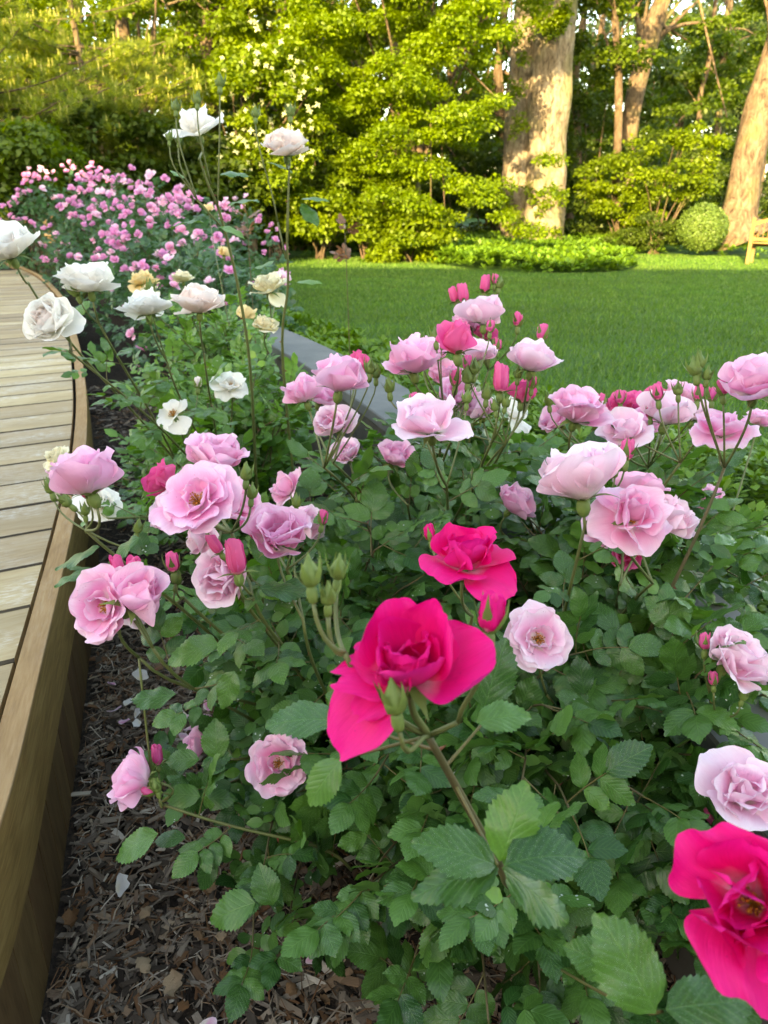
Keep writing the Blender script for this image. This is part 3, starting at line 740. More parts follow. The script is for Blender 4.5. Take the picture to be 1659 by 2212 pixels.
# left deciduous trees
tree('maple_tree', 'lime green broadleaf tree at the upper left above the pine', 'tree', [(-5.2,17.5,0),(-5.0,17.5,2),(-5.3,17.6,4.5),(-5.1,17.6,8)], [.2,.16,.12,.06],
     [E(250,90,17,2.6,1.6,1.5), E(120,30,17,2.0,1.6,1.3), E(400,130,16.8,1.5,1.2,1.3), E(330,-120,17.5,3,2,1.5), E(360,260,16.5,1.1,.9,.8)], 120, .42, 30000, .10, M_fol_lime, M_bark, G_W, 31, limbs=26)
tk = tree('oak_tree', 'orange lit slender trunk rising behind the tall white rose', 'tree', [P3(452,420,18.5),P3(452,200,18.5),P3(448,90,18.5),P3(470,-60,18.5),P3(480,-300,18.5)], [.19,.17,.16,.13,.1],
     [E(560,20,19,2.2,1.5,1.1), E(680,110,19,1.4,1.2,1.0), E(480,-80,19,2.5,1.6,1.0), E(700,-60,19.5,2.0,1.6,1.2)], 90, .42, 22000, .10, M_fol_mid, M_bark_r, G_W, 41, limbs=24)
# pines on the left
def pine(name, label, base, whorls, seed, group=None):
    rs = random.Random(seed); root = empty(name, base, label, 'pine tree', group); M0 = Matrix.Translation(-Vector(base)); b = Vector(base)
    ln0 = whorls[0][1] > 2.5
    mb = MB(); tube(mb, [b+Vector((.05*math.sin(i), .04*math.cos(i*2), i*1.0)) for i in range(9)], [(.13-.013*i)*(1 if ln0 else .6) for i in range(9)], 8, bump=.15); mb.build('trunk', M_bark, root, M=M0)
    br = MB(); nd = MB(); cd = MB()
    for (z, ln, cnt) in whorls:
        for q in range(cnt):
            a = rs.uniform(0, 6.28); l = ln*rs.uniform(.7,1.15); d = Vector((math.cos(a), math.sin(a), .0))
            p0 = b+Vector((0,0,z+rs.uniform(-.15,.15))); p3 = p0+d*l+Vector((0,0,.12*l+rs.uniform(-.1,.15))); pts = bez(p0, p0+d*l*.35+Vector((0,0,-.02)), p0+d*l*.7, p3, 9)
            tube(br, pts, [.018*(1-.8*i/9)+.003 for i in range(10)], 5, cap=False)
            for i in range(3, 10):
                for s_ in range(7):
                    sd = d.cross(Vector((0,0,1)))*rs.choice((-1,1)); tp = pts[i]+sd*rs.uniform(0,.32*l*.6)*(1.25-i/10)+d*rs.uniform(0,.2)+Vector((0,0,rs.uniform(-.05,.08)))
                    ax = (d*.6+sd*.4+Vector((0,0,.55))+Vector((rs.gauss(0,.2),rs.gauss(0,.2),rs.gauss(0,.1)))).normalized()
                    r = rs.random(); vv = []; 
                    for n_ in range(16):
                        w = (ax*rs.uniform(.25,1.0)+Vector((rs.gauss(0,.5),rs.gauss(0,.5),rs.gauss(0,.35)))).normalized(); o = tp-ax*rs.uniform(0,.10)
                        e = w.orthogonal().normalized()*.006; vv += [tuple(o-e), tuple(o+e), tuple(o+w*rs.uniform(.09,.16))]
                    nd.add(vv, np.arange(48).reshape(-1,3), None, r)
                    if rs.random() < .35:
                        h = rs.uniform(.07,.13); tube(cd, [tp, tp+Vector((0,0,h*.6)), tp+Vector((0,0,h))], [.008,.007,.002], 5, cap=False)
    br.build('branches', M_bark, root, M=M0); nd.build('needles', M_pine, root, M=M0, kind='stuff', smooth=False); cd.build('candles', M_candle, root, M=M0, kind='stuff')
pine('pine_tree', 'feathery pine with pale upright candles at the left edge', (-7.4, 13.4, -.02), [(2.0,3.4,12),(2.3,3.7,14),(2.7,3.6,15),(3.1,3.4,14),(3.6,3.2,13),(4.2,2.8,12),(4.9,2.4,10)], 3)
pine('pine_tree', 'smaller feathery pine above the dark gap behind the pink rose hedge', (-5.1, 14.4, -.02), [(1.9,1.7,9),(2.2,1.9,11),(2.6,1.9,11),(3.0,1.6,10),(3.5,1.3,8)], 5)
# dark understorey
def shrub(name, label, ell, nc, rc, nl, ls, mat, seed, group=None, cat='shrub', stems=True):
    base = Vector((ell[0][0], ell[0][1], lawn_z(ell[0][0], ell[0][1])-.05)); root = empty(name, base, label, cat, group); M0 = Matrix.Translation(-base)
    C, Rr = clumps(ell, nc, rc, seed, .4); mb = MB(); leaf_cloud(mb, C, Rr, nl, ls, seed=seed+1); mb.build('foliage', mat, root, M=M0)
    if stems:
        mb = MB(); rs = random.Random(seed)
        for c in rs.sample(C, min(9, len(C))):
            p = base+Vector((rs.uniform(-.15,.15), rs.uniform(-.15,.15), 0)); c = Vector(c); tube(mb, bez(p, p.lerp(c,.3)+Vector((0,0,.3)), p.lerp(c,.7)+Vector((0,0,.2)), c, 6), [.02,.017,.014,.011,.009,.007,.004], 5, cap=False)
        mb.build('stems', M_bark, root, M=M0)
    return root
G_U = 'dark shrubs under the trees'

und = [(60,330,13.5,1.7,.9,.9,'dark shade-bound shrub at the far left behind the pink rose hedge'),(230,330,14,1.5,.9,.9,'dark shrub below the pine branches'),(370,350,14.5,1.2,.9,.9,'dark shrub under the lime green tree left of the tall rose'),
       (480,440,16.5,1.2,.8,.7,'dark low shrub behind the pink hedge end'),(700,290,19,1.6,.9,1.2,'dark shrub in the gap between dogwood and beech'),(640,440,19.5,1.5,.8,.7,'shaded shrub at the back edge of the lawn left of centre'),
       (1290,300,24,1.9,1.2,2.1,'tall dark shrub right of the big double trunk'),(1290,470,22,1.4,.8,.6,'low shaded shrub right of the big trunk foot'),(1400,420,24,2.0,1.0,1.3,'dark thicket below the leaning trunks'),(1620,400,24,1.5,1.0,1.6,'dark thicket behind the right leaning tree'),(1500,400,25,1.2,1,1.2,'shaded thicket behind the clipped round box'),(1040,450,24,2.4,1.0,1.5,'dark thicket in the deep gap left of the big double trunk'),(1100,330,26,2.2,1.0,1.6,'dark thicket seen between beech and big double trunk'),(850,420,25,2.4,1.0,1.7,'dark thicket deep behind the beech')]
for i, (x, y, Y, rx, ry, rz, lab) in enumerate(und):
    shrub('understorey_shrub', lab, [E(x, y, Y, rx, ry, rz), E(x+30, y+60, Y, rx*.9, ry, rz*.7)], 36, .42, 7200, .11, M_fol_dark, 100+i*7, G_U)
# sunlit shrubs
lit = [(690,440,16.0,1.3,.8,.55,'sunlit yellow-green shrub at the lawn edge left of the beech'),(790,400,16.3,1.0,.8,.7,'tall yellow-green shrub touching the left side of the beech'),(590,380,15.6,.9,.7,.9,'bright shrub below the dogwood blossoms'),
       (1440,330,20,1.3,.9,.9,'loose yellow-green shrub between the thin trunks and the right tree'),(1350,400,20.5,1.2,.8,.7,'loose sunlit shrub right of the thin upright trunk'),(880,500,15.4,.9,.6,.30,'low gold-green shrub in front of the beech branches'),(40,330,10.5,.6,.5,.35,'pale green leafy shrub behind the left end of the pink hedge')]
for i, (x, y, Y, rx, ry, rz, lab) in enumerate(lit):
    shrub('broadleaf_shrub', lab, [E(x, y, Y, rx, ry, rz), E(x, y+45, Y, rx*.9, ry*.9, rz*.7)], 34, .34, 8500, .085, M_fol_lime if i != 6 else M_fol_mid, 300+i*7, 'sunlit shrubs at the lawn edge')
# clipped balls
def ball(name, label, c, r, mat, seed):
    root = empty(name, (c[0], c[1], c[2]-r), label, 'shrub'); mb = MB(); rs = np.random.RandomState(seed); n = 9000
    g = rs.randn(n,3); g /= np.linalg.norm(g,axis=1)[:,None]
    bumpy = np.array([1+.10*mnoise.noise(Vector(q)*2.5)+.05*mnoise.noise(Vector(q)*7) for q in g]); P = g*(r*bumpy*(1-.16*rs.rand(n)**2))[:,None]*np.array([1,1,.95])+np.array([0,0,r])
    nrm = g+rs.randn(n,3)*.5; nrm /= np.linalg.norm(nrm,axis=1)[:,None]; d = np.cross(nrm, rs.randn(n,3)); d /= np.linalg.norm(d,axis=1)[:,None]; s = np.cross(d,nrm)
    L_ = .04*(.7+.6*rs.rand(n)); w = L_*.4
    v = np.stack([P, P+d*(L_*.5)[:,None]+s*w[:,None], P+d*L_[:,None], P+d*(L_*.5)[:,None]-s*w[:,None]],1).reshape(-1,3)
    mb.add(v, np.arange(4*n).reshape(-1,4), None, np.repeat(rs.rand(n),4)); mb.build('foliage', mat, root)
    mb = MB(); 
    for i in range(5): tube(mb, [(0,0,0),(.3*r*math.cos(i*1.3),.3*r*math.sin(i*1.3),r*.6),(.6*r*math.cos(i*1.3),.6*r*math.sin(i*1.3),r*1.2)], [.02,.015,.008], 6)
    mb.build('stems', M_bark, root)
p = VY(1518, 492, 16.9); ball('boxwood_ball', 'clipped round bright green box shrub left of the leaning tree foot', p, .50, M_fol_box, 1)
shrub('understorey_shrub', 'dark low loose shrub left of the clipped bright box ball', [E(1415,500,17.9,.62,.5,.36), E(1340,515,18.6,.6,.5,.25)], 40, .2, 9000, .055, M_fol_dark, 977, G_U)
# big double trunk
def big_tree():
    b = Vector((VY(1160,500,20).x, 20.0, 0)); zz = lawn_z(b.x, b.y)
    root = empty('double_trunk_tree', (b.x, b.y, zz), 'huge pale double-trunked tree standing in the ground cover bed', 'tree'); M0 = Matrix.Translation(-Vector((b.x,b.y,zz)))
    def trunk(pix, wid, Y, seed):
        mb = MB(); pts = []; rr = []
        for (x, y), w in zip(pix, wid):
            p = VY(x, y, Y); d = (p-Vector((0,0,CAM_H))).dot(CAM_FWD); pts.append(p); rr.append(w/2/F_PX*d)
        pts = smooth_poly(pts, 16); rr = list(np.interp(np.linspace(0,1,len(pts)), np.linspace(0,1,len(rr)), rr))
        tube(mb, pts, rr, 64, bump=.14, seed=seed)
        vv = mb.v[0]; cc = np.repeat(np.array([tuple(q) for q in pts]), 64, axis=0)
        for i in range(len(vv)):
            d = vv[i]-cc[i]; q = Vector(vv[i]); rdg = abs(mnoise.noise(Vector((q.x*7, q.y*7, q.z*1.4+seed))))+.5*abs(mnoise.noise(Vector((q.x*17, q.y*17, q.z*3.5)))); vv[i] = cc[i]+d*(1+.13*(rdg-.3)); return mb.build('trunk', M_bark_big, root, M=M0)
    trunk([(1138,548),(1130,500),(1123,400),(1124,300),(1132,200),(1140,100),(1150,0),(1165,-150),(1190,-400)], [125,90,78,72,70,72,74,70,60], 20.3, 1)
    trunk([(1160,548),(1168,500),(1176,400),(1182,300),(1188,200),(1196,100),(1206,0),(1222,-150),(1250,-400)], [130,100,88,86,88,88,84,80,70], 19.9, 6)
    mb = MB(); rs = random.Random(2)
    for i in range(9):
        a = rs.uniform(2.6, 6.8); l = rs.uniform(.5,.9); p = Vector((b.x, b.y, zz)); d = Vector((math.cos(a), math.sin(a), 0))
        tube(mb, [p+d*.3+Vector((0,0,.55)), p+d*(.55)+Vector((0,0,.22)), p+d*(.5+l*.6)+Vector((0,0,.04)), p+d*(.5+l)+Vector((0,0,-.08))], [.2,.17,.1,.05], 8, cap=False, bump=.2, seed=i)
    mb.build('roots', M_bark_big, root, M=M0)
    # ivy and small shoots on the trunk
    C, Rr = [], []
    for i in range(45):
        y = rs.uniform(-20, 300)**1.0; x = 1165+rs.uniform(-75, 60); q = VY(x, y if x < 1150 or y < 60 else y*.25, 19.25); C.append(tuple(q)); Rr.append((.14,.10,.16))
    for i in range(30):
        q = VY(1150+rs.uniform(-60,70), rs.uniform(400,540), 19.3); C.append(tuple(q)); Rr.append((.14,.1,.14))
    mb = MB(); leaf_cloud(mb, C, Rr, 3800, .085, seed=8); mb.build('ivy', M_fol_lime, root, M=M0, kind='stuff')
    C, Rr = clumps([(b.x,b.y,10.5,6,5,3)], 120, .8, 77); mb = MB(); leaf_cloud(mb, C, Rr, 22000, .16, seed=9); mb.build('crown', M_fol_mid, root, M=M0)
big_tree()
def leaning(name, label, pix, wid, Y, bark, seed, group=None, crown=None, limbs=6):
    pts = []; rr = []
    for (x, y), w in zip(pix, wid):
        p = VY(x, y, Y); d = (p-Vector((0,0,CAM_H))).dot(CAM_FWD); pts.append(tuple(p)); rr.append(w/2/F_PX*d)
    return tree(name, label, 'tree', pts, rr, crown or [E(pix[-1][0], pix[-1][1], Y, 2, 1.6, 1.2)], 40, .4, 7000, .12, M_fol_mid, bark, group, seed, limbs=limbs)
leaning('leaning_tree', 'thick tan trunk leaning right behind the wooden bench', [(1600,512),(1592,480),(1600,430),(1614,350),(1634,260),(1660,170),(1700,40),(1750,-150)], [132,80,68,64,62,60,58,54], 17.6, M_bark_r, 51)
leaning('slender_tree', 'thin upright bare trunk right of the big double trunk', [(1330,450),(1332,360),(1336,250),(1336,150),(1330,60),(1322,-40),(1318,-200)], [20,18,17,16,15,14,12], 21, M_bark, 52, G_W, crown=[E(1330,-60,21,1.6,1.2,.8), E(1300,120,21.5,1.2,.8,.6)])
leaning('leaning_tree', 'grey trunk forking right in the upper right of the wood', [(1352,420),(1360,290),(1375,190),(1400,90),(1428,10),(1455,-80),(1480,-200)], [34,34,40,44,36,34,30], 24, M_bark_r, 53, G_W, crown=[E(1440,40,25,2.2,1.6,1.0), E(1500,260,24,1.6,1.2,.7), E(1400,-60,25,2.5,1.6,1.0)], limbs=14)
leaning('slender_tree', 'crooked thin trunk seen against the sky gap above the box ball', [(1492,372),(1500,330),(1510,260),(1514,200),(1530,140),(1540,60),(1552,-60)], [11,11,11,11,10,9,8], 27, M_bark, 54, G_W, crown=[E(1560,150,28,1.8,1.4,1.0)], limbs=8)
leaning('slender_tree', 'pale thin trunk just left of the right leaning tree', [(1545,420),(1548,330),(1556,200),(1566,110),(1574,30),(1580,-80)], [14,14,14,15,15,14], 30, M_bark_r, 55, G_W, crown=[E(1600,110,31,2.2,1.6,1.5)], limbs=8)
# distant wood: individual trees, each its own crown and trunk, behind each other
far = [(-30,40,27),(120,-40,29),(260,40,26),(390,60,28),(500,-20,31),(620,200,27),(760,60,30),(860,-60,27),(980,10,33),(1080,200,27),(1180,300,30),(1290,100,33),(1390,160,38),(1470,300,42),(1540,360,50),(1600,280,46),(1680,120,40),(1460,60,52),(1620,50,58),(200,240,22),(60,200,24),(420,260,23),(560,330,24),(720,200,24),(860,300,22.5),(1250,150,28)]
desc = ['behind the pine at the far left edge','above the pine','behind the lime green tree','right of the lime green tree top','above the dogwood','behind the dogwood','between dogwood and beech at the top','above the beech','at the top centre behind the beech','behind the beech right side','behind the big double trunk','dark mass right of the double trunk','behind the forked grey trunk','below the sky gap','low behind the box ball','behind the right leaning tree','at the right edge of the photo','against the pale sky gap upper right','farthest at the upper right','low behind the pine','low at the far left','behind the orange lit trunk','low behind the dogwood','deep between dogwood and beech','deep behind the beech','just right of the double trunk']
for i, ((x, y, Y), ds) in enumerate(zip(far, desc)):
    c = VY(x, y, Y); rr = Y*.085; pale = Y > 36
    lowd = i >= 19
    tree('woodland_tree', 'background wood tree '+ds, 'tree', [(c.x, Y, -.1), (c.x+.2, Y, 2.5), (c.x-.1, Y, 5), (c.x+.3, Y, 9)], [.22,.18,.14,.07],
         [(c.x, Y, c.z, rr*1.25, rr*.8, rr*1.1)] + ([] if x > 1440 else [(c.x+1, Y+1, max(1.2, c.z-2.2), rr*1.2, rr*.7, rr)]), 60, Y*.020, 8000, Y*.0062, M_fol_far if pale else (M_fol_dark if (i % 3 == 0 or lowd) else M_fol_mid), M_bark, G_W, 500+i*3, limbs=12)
# bare rear hill of woodland too far to tell its trees apart, lower right gap stays open to the sky
mb = MB(); C, Rr = clumps([(-26,48,5,16,4,6),(-6,52,4.5,14,4,6.5),(12,60,2.5,14,4,4.0),(38,62,3,14,4,6)], 300, 1.5, 9); C += [(x, 50+3*math.sin(x), z) for x in range(-30, 44, 1) for z in (-.2, 1.4, 2.6) if x < 18 or z < 2]; Rr += [(1.3,1.3,.9)]*(len(C)-len(Rr)); leaf_cloud(mb, C, Rr, 60000, .44, seed=10)
mb.build('distant_woods', M_fol_mid, kind='stuff', label='far-off dense woodland closing the view behind the trees', cat='woodland')

# ------------------------------------------------------------------ bench
def bench():
    p = VZ(1622, 574, .02); p = Vector((p.x+.30, 14.9, lawn_z(p.x, 14.9)-.01))
    root = empty('garden_bench', p, 'golden wooden garden bench with arched slatted back at the right edge', 'bench')
    fx = Vector((.55,.83,0)).normalized(); ln = Vector((.83,-.55,0)); an = math.atan2(ln.y, ln.x)
    root.rotation_euler = (0,0,an)   # local x along the bench, local y = facing direction (away)
    root.scale = (.9,.9,.9); W, D, H = 1.5, .52, .92
    def bx(name, c, s, tilt=0):
        mb = MB(); bevel_box(mb, s, Matrix.Identity(4), .006)
        return mb.build(name, M_teak, root, smooth=False, M=Matrix.Translation(c) @ Matrix.Rotation(tilt, 4, 'X'))
    def up(name, c, h, w, d, tilt=0):
        mb = MB(); bevel_box(mb, (h, w, d), Matrix.Identity(4), .006)
        return mb.build(name, M_teak, root, smooth=False, M=Matrix.Translation(c) @ Matrix.Rotation(tilt, 4, 'X') @ Matrix.Rotation(-math.pi/2, 4, 'Y'))
    for x in (0, W):
        up('leg', (x, 0, .46), .92, .065, .07, .06); up('leg', (x, D, .31), .62, .065, .07)
        bx('armrest', (x, D/2-.01, .64), (.09, .60, .035)); bx('side_rail', (x, D/2, .38), (.04, D-.07, .07))
    for k in range(5): bx('seat_slat', (W/2, .07+k*.10, .42), (W+.04, .08, .022))
    bx('front_rail', (W/2, D, .37), (W-.07, .03, .07)); bx('back_rail', (W/2, .01, .50), (W-.07, .035, .06)); 
    mb = MB(); v = []; n = 14
    for i in range(n+1):
        t = i/n; z = .80+.16*math.sin(math.pi*t)
        for (dy, dz) in ((-.018,-.04),(.018,-.04),(.018,.04),(-.018,.04)): v.append((.035+(W-.07)*t, -.03+dy, z+dz))
    f = [[i*4+k, i*4+(k+1)%4, (i+1)*4+(k+1)%4, (i+1)*4+k] for i in range(n) for k in range(4)]
    mb.add(v, f); mb.build('top_rail', M_teak, root, smooth=False)
    for k in range(15):
        t = (k+1)/16; z1 = .77+.16*math.sin(math.pi*t); h = z1-.52
        up('back_slat', (.035+(W-.07)*t, -.012, .52+h/2), h, .045, .014, .05)
bench()
# unseen building added behind the viewer to shade the bed and near lawn
def added_house():
    root = empty('added_house', (0,-12,0), 'unseen pale sided building added behind the viewer to shade the garden', 'added_house')
    def wing(x0, x1, y0, y1, ze, zr):
        mb = MB(); box(mb, ((x0+x1)/2, (y0+y1)/2+12, ze/2), (x1-x0, y1-y0, ze)); mb.build('wall', M_house, root, smooth=False)
        mb = MB(); ym = (y0+y1)/2+12; a, b = y0+12-.4, y1+12+.4; x0_, x1_ = x0-.4, x1+.4
        v = [(x0_,a,ze+.003),(x1_,a,ze+.003),(x1_,b,ze+.003),(x0_,b,ze+.003),(x0_,ym,zr),(x1_,ym,zr)]
        mb.add(v, [[0,3,2,1],[0,1,5,4],[2,3,4,5],[0,4,3,3],[1,2,5,5]]); mb.build('roof', M_roof, root, smooth=False)
        for i in range(int((x1-x0)/2.6)):
            for z in (1.6, 4.3):
                if z > ze-1: continue
                mb = MB(); box(mb, (x0+1.6+i*2.6, y1+12+.01, z), (1.1, .06, 1.4)); w = mb.build('window', M_house, root, smooth=False)
                mb = MB(); box(mb, (x0+1.6+i*2.6, y1+12+.035, z), (.9, .03, 1.2)); mb.build('pane', M_glass, w, smooth=False)
    wing(-13.5, 14, -14, -9, 5.6, HOUSE_RIDGE)
    wing(-34, -13.6, -15, -9, 8.6, HOUSE_RIDGE+2.8)  # taller wing added to raise the shade on the left
HOUSE_RIDGE = (13.7+11.5)/math.cos(R(SUN_AZ))*math.tan(R(SUN_EL))+.02  # ridge height set so the cast shade ends on the far lawn
added_house()
#ROSES#
# ------------------------------------------------------------------ roses: leaf templates
def leaflet_T(seed, rows=12, cols=4, W=.33, serr=True):
    """leaflet of length 1 along +Y, saw-toothed margin, folded on the midrib"""
    rs = random.Random(seed); N = rows*(2 if serr else 1); v = []; uv = []
    fold = rs.uniform(.08,.42); bend = rs.uniform(.05,.38); tw = rs.uniform(-.25,.25); asym = rs.uniform(.93,1.07); ph = rs.uniform(0,6)
    Wd = W*rs.uniform(.88,1.12); peak = rs.uniform(.80,.95); wav = rs.uniform(.01,.035)
    for i in range(N+1):
        t = i/N; w = Wd*max(0, math.sin(math.pi*t**peak))**.72
        if t > .82: w *= 1-(t-.82)/.18*.35
        tooth = 0
        if serr and 0 < i < N: tooth = (1 if i % 2 else 0)
        for j in range(cols+1):
            s = -1+2*j/cols; m = abs(s) > .99
            ww = w*s*(asym if s > 0 else 1/asym)
            y = t; x = ww
            if m:
                x *= (1.07 if tooth else .945); y = t+(.022 if tooth else -.006)
                if i in (0, N): x = 0
            z = fold*abs(x) - bend*(t-.25)**2*1.1 - (.30*x*x/Wd) + wav*math.sin(t*15+ph+(2 if s > 0 else 0))*abs(s) + tw*x*t
            v.append((x, y, z)); uv.append((s*w/Wd*.9, t))
    m = cols+1
    f = [[i*m+j, i*m+j+1, (i+1)*m+j+1, (i+1)*m+j] for i in range(N) for j in range(cols)]
    v = np.array(v); v[:,1] /= v[:,1].max()
    return v, np.array(f), np.array(uv), np.full(len(v), rs.random())
LEAF_HI = [leaflet_T(i, 12, 4) for i in range(9)]
LEAF_MD = [leaflet_T(20+i, 5, 2, .33, True) for i in range(7)]
LEAF_LO = [leaflet_T(40+i, 3, 2, .36, False) for i in range(6)]
def compound(seed, nl=5, spread=.50):
    """list of (leaflet index, matrix) + rachis points; leaf length about 1 along +Y"""
    rs = random.Random(seed); R_ = []; curve = rs.uniform(-.15,.2); side = rs.uniform(-.12,.12)
    pt = lambda t: Vector((side*t*t, t*.62, curve*.4*t*t))
    n_pairs = (nl-1)//2
    pos = [.48,.92] if n_pairs == 2 else [.34,.64,.94]
    for k, t in enumerate(pos[:n_pairs]):
        for s in (-1, 1):
            a = s*R(rs.uniform(52,74)); l = spread*rs.uniform(.74,.92)*(.88+.12*k)
            d = Vector((math.sin(a), math.cos(a), rs.uniform(-.28,.18))); n = Vector((rs.gauss(0,.22)-s*.12, rs.gauss(0,.2), 1))
            R_.append((rs.randrange(99), frame(pt(t), d, n, l)))
    d = Vector((side+rs.uniform(-.15,.15), 1, rs.uniform(-.3,.1))); R_.append((rs.randrange(99), frame(pt(1.08), d, Vector((rs.gauss(0,.2), 0, 1)), spread*rs.uniform(.95,1.12))))
    return R_, [pt(t*1.08/4) for t in range(5)]
COMP = [compound(i, 7 if i % 4 == 0 else 5) for i in range(14)]
def compound_mesh(name, comp, leaves, mat, rach_seg=5, r=.010):
    mb = MB(); Rc, pts = comp; mb.m = 1; tube(mb, pts, [r*1.3, r, r*.9, r*.8, r*.6], 5 if rach_seg else 3, cap=False); mb.m = 0
    rs = random.Random(len(pts)+int(Rc[0][0]))
    for idx, M in Rc: mb.addM(leaves[idx % len(leaves)], M)
    return mb.mesh(name, True, (mat, M_rachis))
_cache = {}
def leaf_meshes(mat, lod):
    k = (mat.name, lod)
    if k not in _cache:
        _cache[k] = [compound_mesh('leaf', c, {'hi': LEAF_HI, 'md': LEAF_MD, 'lo': LEAF_LO}[lod], mat) for c in COMP]
    return _cache[k]
def leaflet_meshes(mat):
    k = (mat.name, 'let')
    if k not in _cache:
        out = []
        for T in LEAF_HI: mb = MB(); mb.add(*T[:3], T[3]); out.append(mb.mesh('leaflet', True, (mat,)))
        rac = []
        for c in COMP: mb = MB(); tube(mb, c[1], [.013,.010,.009,.008,.006], 5, cap=False); rac.append(mb.mesh('leaf', True, (M_rachis,)))
        _cache[k] = (out, rac)
    return _cache[k]
def comp_T(lod):
    k = ('T', lod)
    if k not in _cache:
        L_ = {'hi': LEAF_HI, 'md': LEAF_MD, 'lo': LEAF_LO}[lod]; out = []
        for c in COMP:
            mb = MB(); 
            for idx, M in c[0]: mb.addM(L_[idx % len(L_)], M)
            out.append(mb.template())
        _cache[k] = out
    return _cache[k]

# ------------------------------------------------------------------ roses: petals and flowers
def petal_mesh(mat, L_, W, a, cup, ruf, seed, notch=.06, curl=.25, nu=11, nv=11, side=0.0):
    """a: tilt from the flower axis at base, middle and tip (degrees). Axis +Z, petal grows toward +Y."""
    rs = random.Random(seed); v = []; uv = []; p1, p2, p3 = rs.uniform(0,6), rs.uniform(0,6), rs.uniform(0,6)
    a0, am, a1 = [R(q) for q in a]
    # integrate the mid profile finely
    K = 60; prof = [(0.0, 0.0)]; al = []
    for i in range(K+1):
        t = i/K; al.append(a0*(1-t)*(1-2*t)*1.0 + am*4*t*(1-t) + a1*t*(2*t-1))
    for i in range(K): r, z = prof[-1]; prof.append((r+math.sin(al[i])*L_/K, z+math.cos(al[i])*L_/K))
    for i in range(nu):
        u = i/(nu-1)
        W_ = W*1.10; wu = W_*(.16+.84*math.sin(math.pi/2*min(1, u/.68)))*(1-.20*(max(0, (u-.68)/.32))**2)
        for j in range(nv):
            s = -1+2*j/(nv-1)
            t = u*(1-.34*abs(s)**2.3) - notch*math.exp(-(s/.22)**2)*u**5
            t += u**3*ruf*.9*math.sin(s*6+p1)
            t = min(max(t, 0), 1); q = t*K; i0 = min(int(q), K-1); fr = q-i0
            r = prof[i0][0]*(1-fr)+prof[i0+1][0]*fr; z = prof[i0][1]*(1-fr)+prof[i0+1][1]*fr; aa = al[min(i0, K)]
            off = -cup*wu*s*s + curl*wu*max(0, abs(s)-.72)**1.5*u*2.2 + ruf*L_*u**2*(math.sin(s*4.5+p2)*.8+math.sin(s*9+u*6+p3)*.5+u*u*math.sin(s*15+p1)*.35)+.0075*L_*math.sin(s*21+p3+u*2)*u*(1.2-u)*2+.02*L_*math.sin(u*9+s*3+p2)*u
            off += .05*L_*u*u*math.sin(u*5+p1)*side
            # outward normal
            x = s*wu*(1-.12*cup*abs(s)) + side*L_*u*u*.18; y = r+math.cos(aa)*off; zz = z-math.sin(aa)*off
            v.append((x, y, zz)); uv.append((s, u))
    f = [[i*nv+j, i*nv+j+1, (i+1)*nv+j+1, (i+1)*nv+j] for i in range(nu-1) for j in range(nv-1)]
    mb = MB(); mb.add(v, f, uv, rs.random()); return mb.mesh('petal', True, (mat,))
MATS = dict(pink=M_pink, pale=M_pale, deep=M_deep, red=M_red, white=M_white, blush=M_blush, cream=M_cream, yell=M_yell)
# form -> list of layers (count, length, half width, (a0, am, a1), cup, ruffle, spin jitter, base radius)
FORMS = {
 'bowl':  [(5,.048,.032,(68,30,52),.40,.055,.28,.003),(5,.043,.029,(50,18,30),.42,.06,.35,.003),(4,.034,.022,(30,10,6),.5,.07,.5,.002)],
 'goblet':[(5,.048,.033,(64,18,40),.50,.05,.25,.003),(4,.044,.029,(44,10,18),.55,.055,.35,.002),(3,.036,.022,(26,4,-6),.7,.07,.5,.002)],
 'reflex':[(3,.050,.033,(75,62,98),.18,.065,.35,.003),(4,.047,.031,(62,24,44),.42,.06,.35,.003),(4,.040,.025,(38,8,14),.5,.07,.5,.002)],
 'open':  [(5,.047,.033,(78,66,72),.20,.065,.25,.003),(5,.041,.028,(66,46,56),.30,.07,.35,.003),(4,.028,.018,(50,26,10),.4,.09,.6,.003)],
 'flop':  [(4,.050,.033,(76,88,116),.15,.07,.45,.003),(4,.045,.030,(60,34,48),.35,.065,.4,.003),(4,.037,.023,(40,10,10),.5,.08,.6,.002)],
 'english':[(5,.047,.034,(68,52,84),.34,.06,.3,.004),(6,.045,.033,(66,26,30),.5,.05,.3,.005),(6,.042,.030,(60,12,-8),.6,.05,.4,.006),(8,.036,.023,(52,2,-26),.7,.08,.6,.005),(10,.033,.015,(42,0,-18),.6,.14,.8,.004),(9,.031,.011,(20,0,-6),.6,.18,.8,.001)],
 'pompon':[(6,.040,.028,(76,60,66),.3,.07,.35,.004),(8,.037,.023,(64,30,24),.4,.09,.4,.003),(9,.031,.018,(48,12,-6),.5,.11,.6,.003),(8,.023,.012,(30,0,-20),.5,.12,.8,.002)],
 'spent': [(2,.040,.026,(85,100,125),.2,.07,.9,.002),(2,.032,.020,(60,70,90),.4,.12,.9,.002)],
 'half':  [(4,.042,.024,(34,2,14),.75,.04,.3,.003),(3,.038,.021,(20,-2,2),.8,.05,.4,.002)],
}
_pet = {}
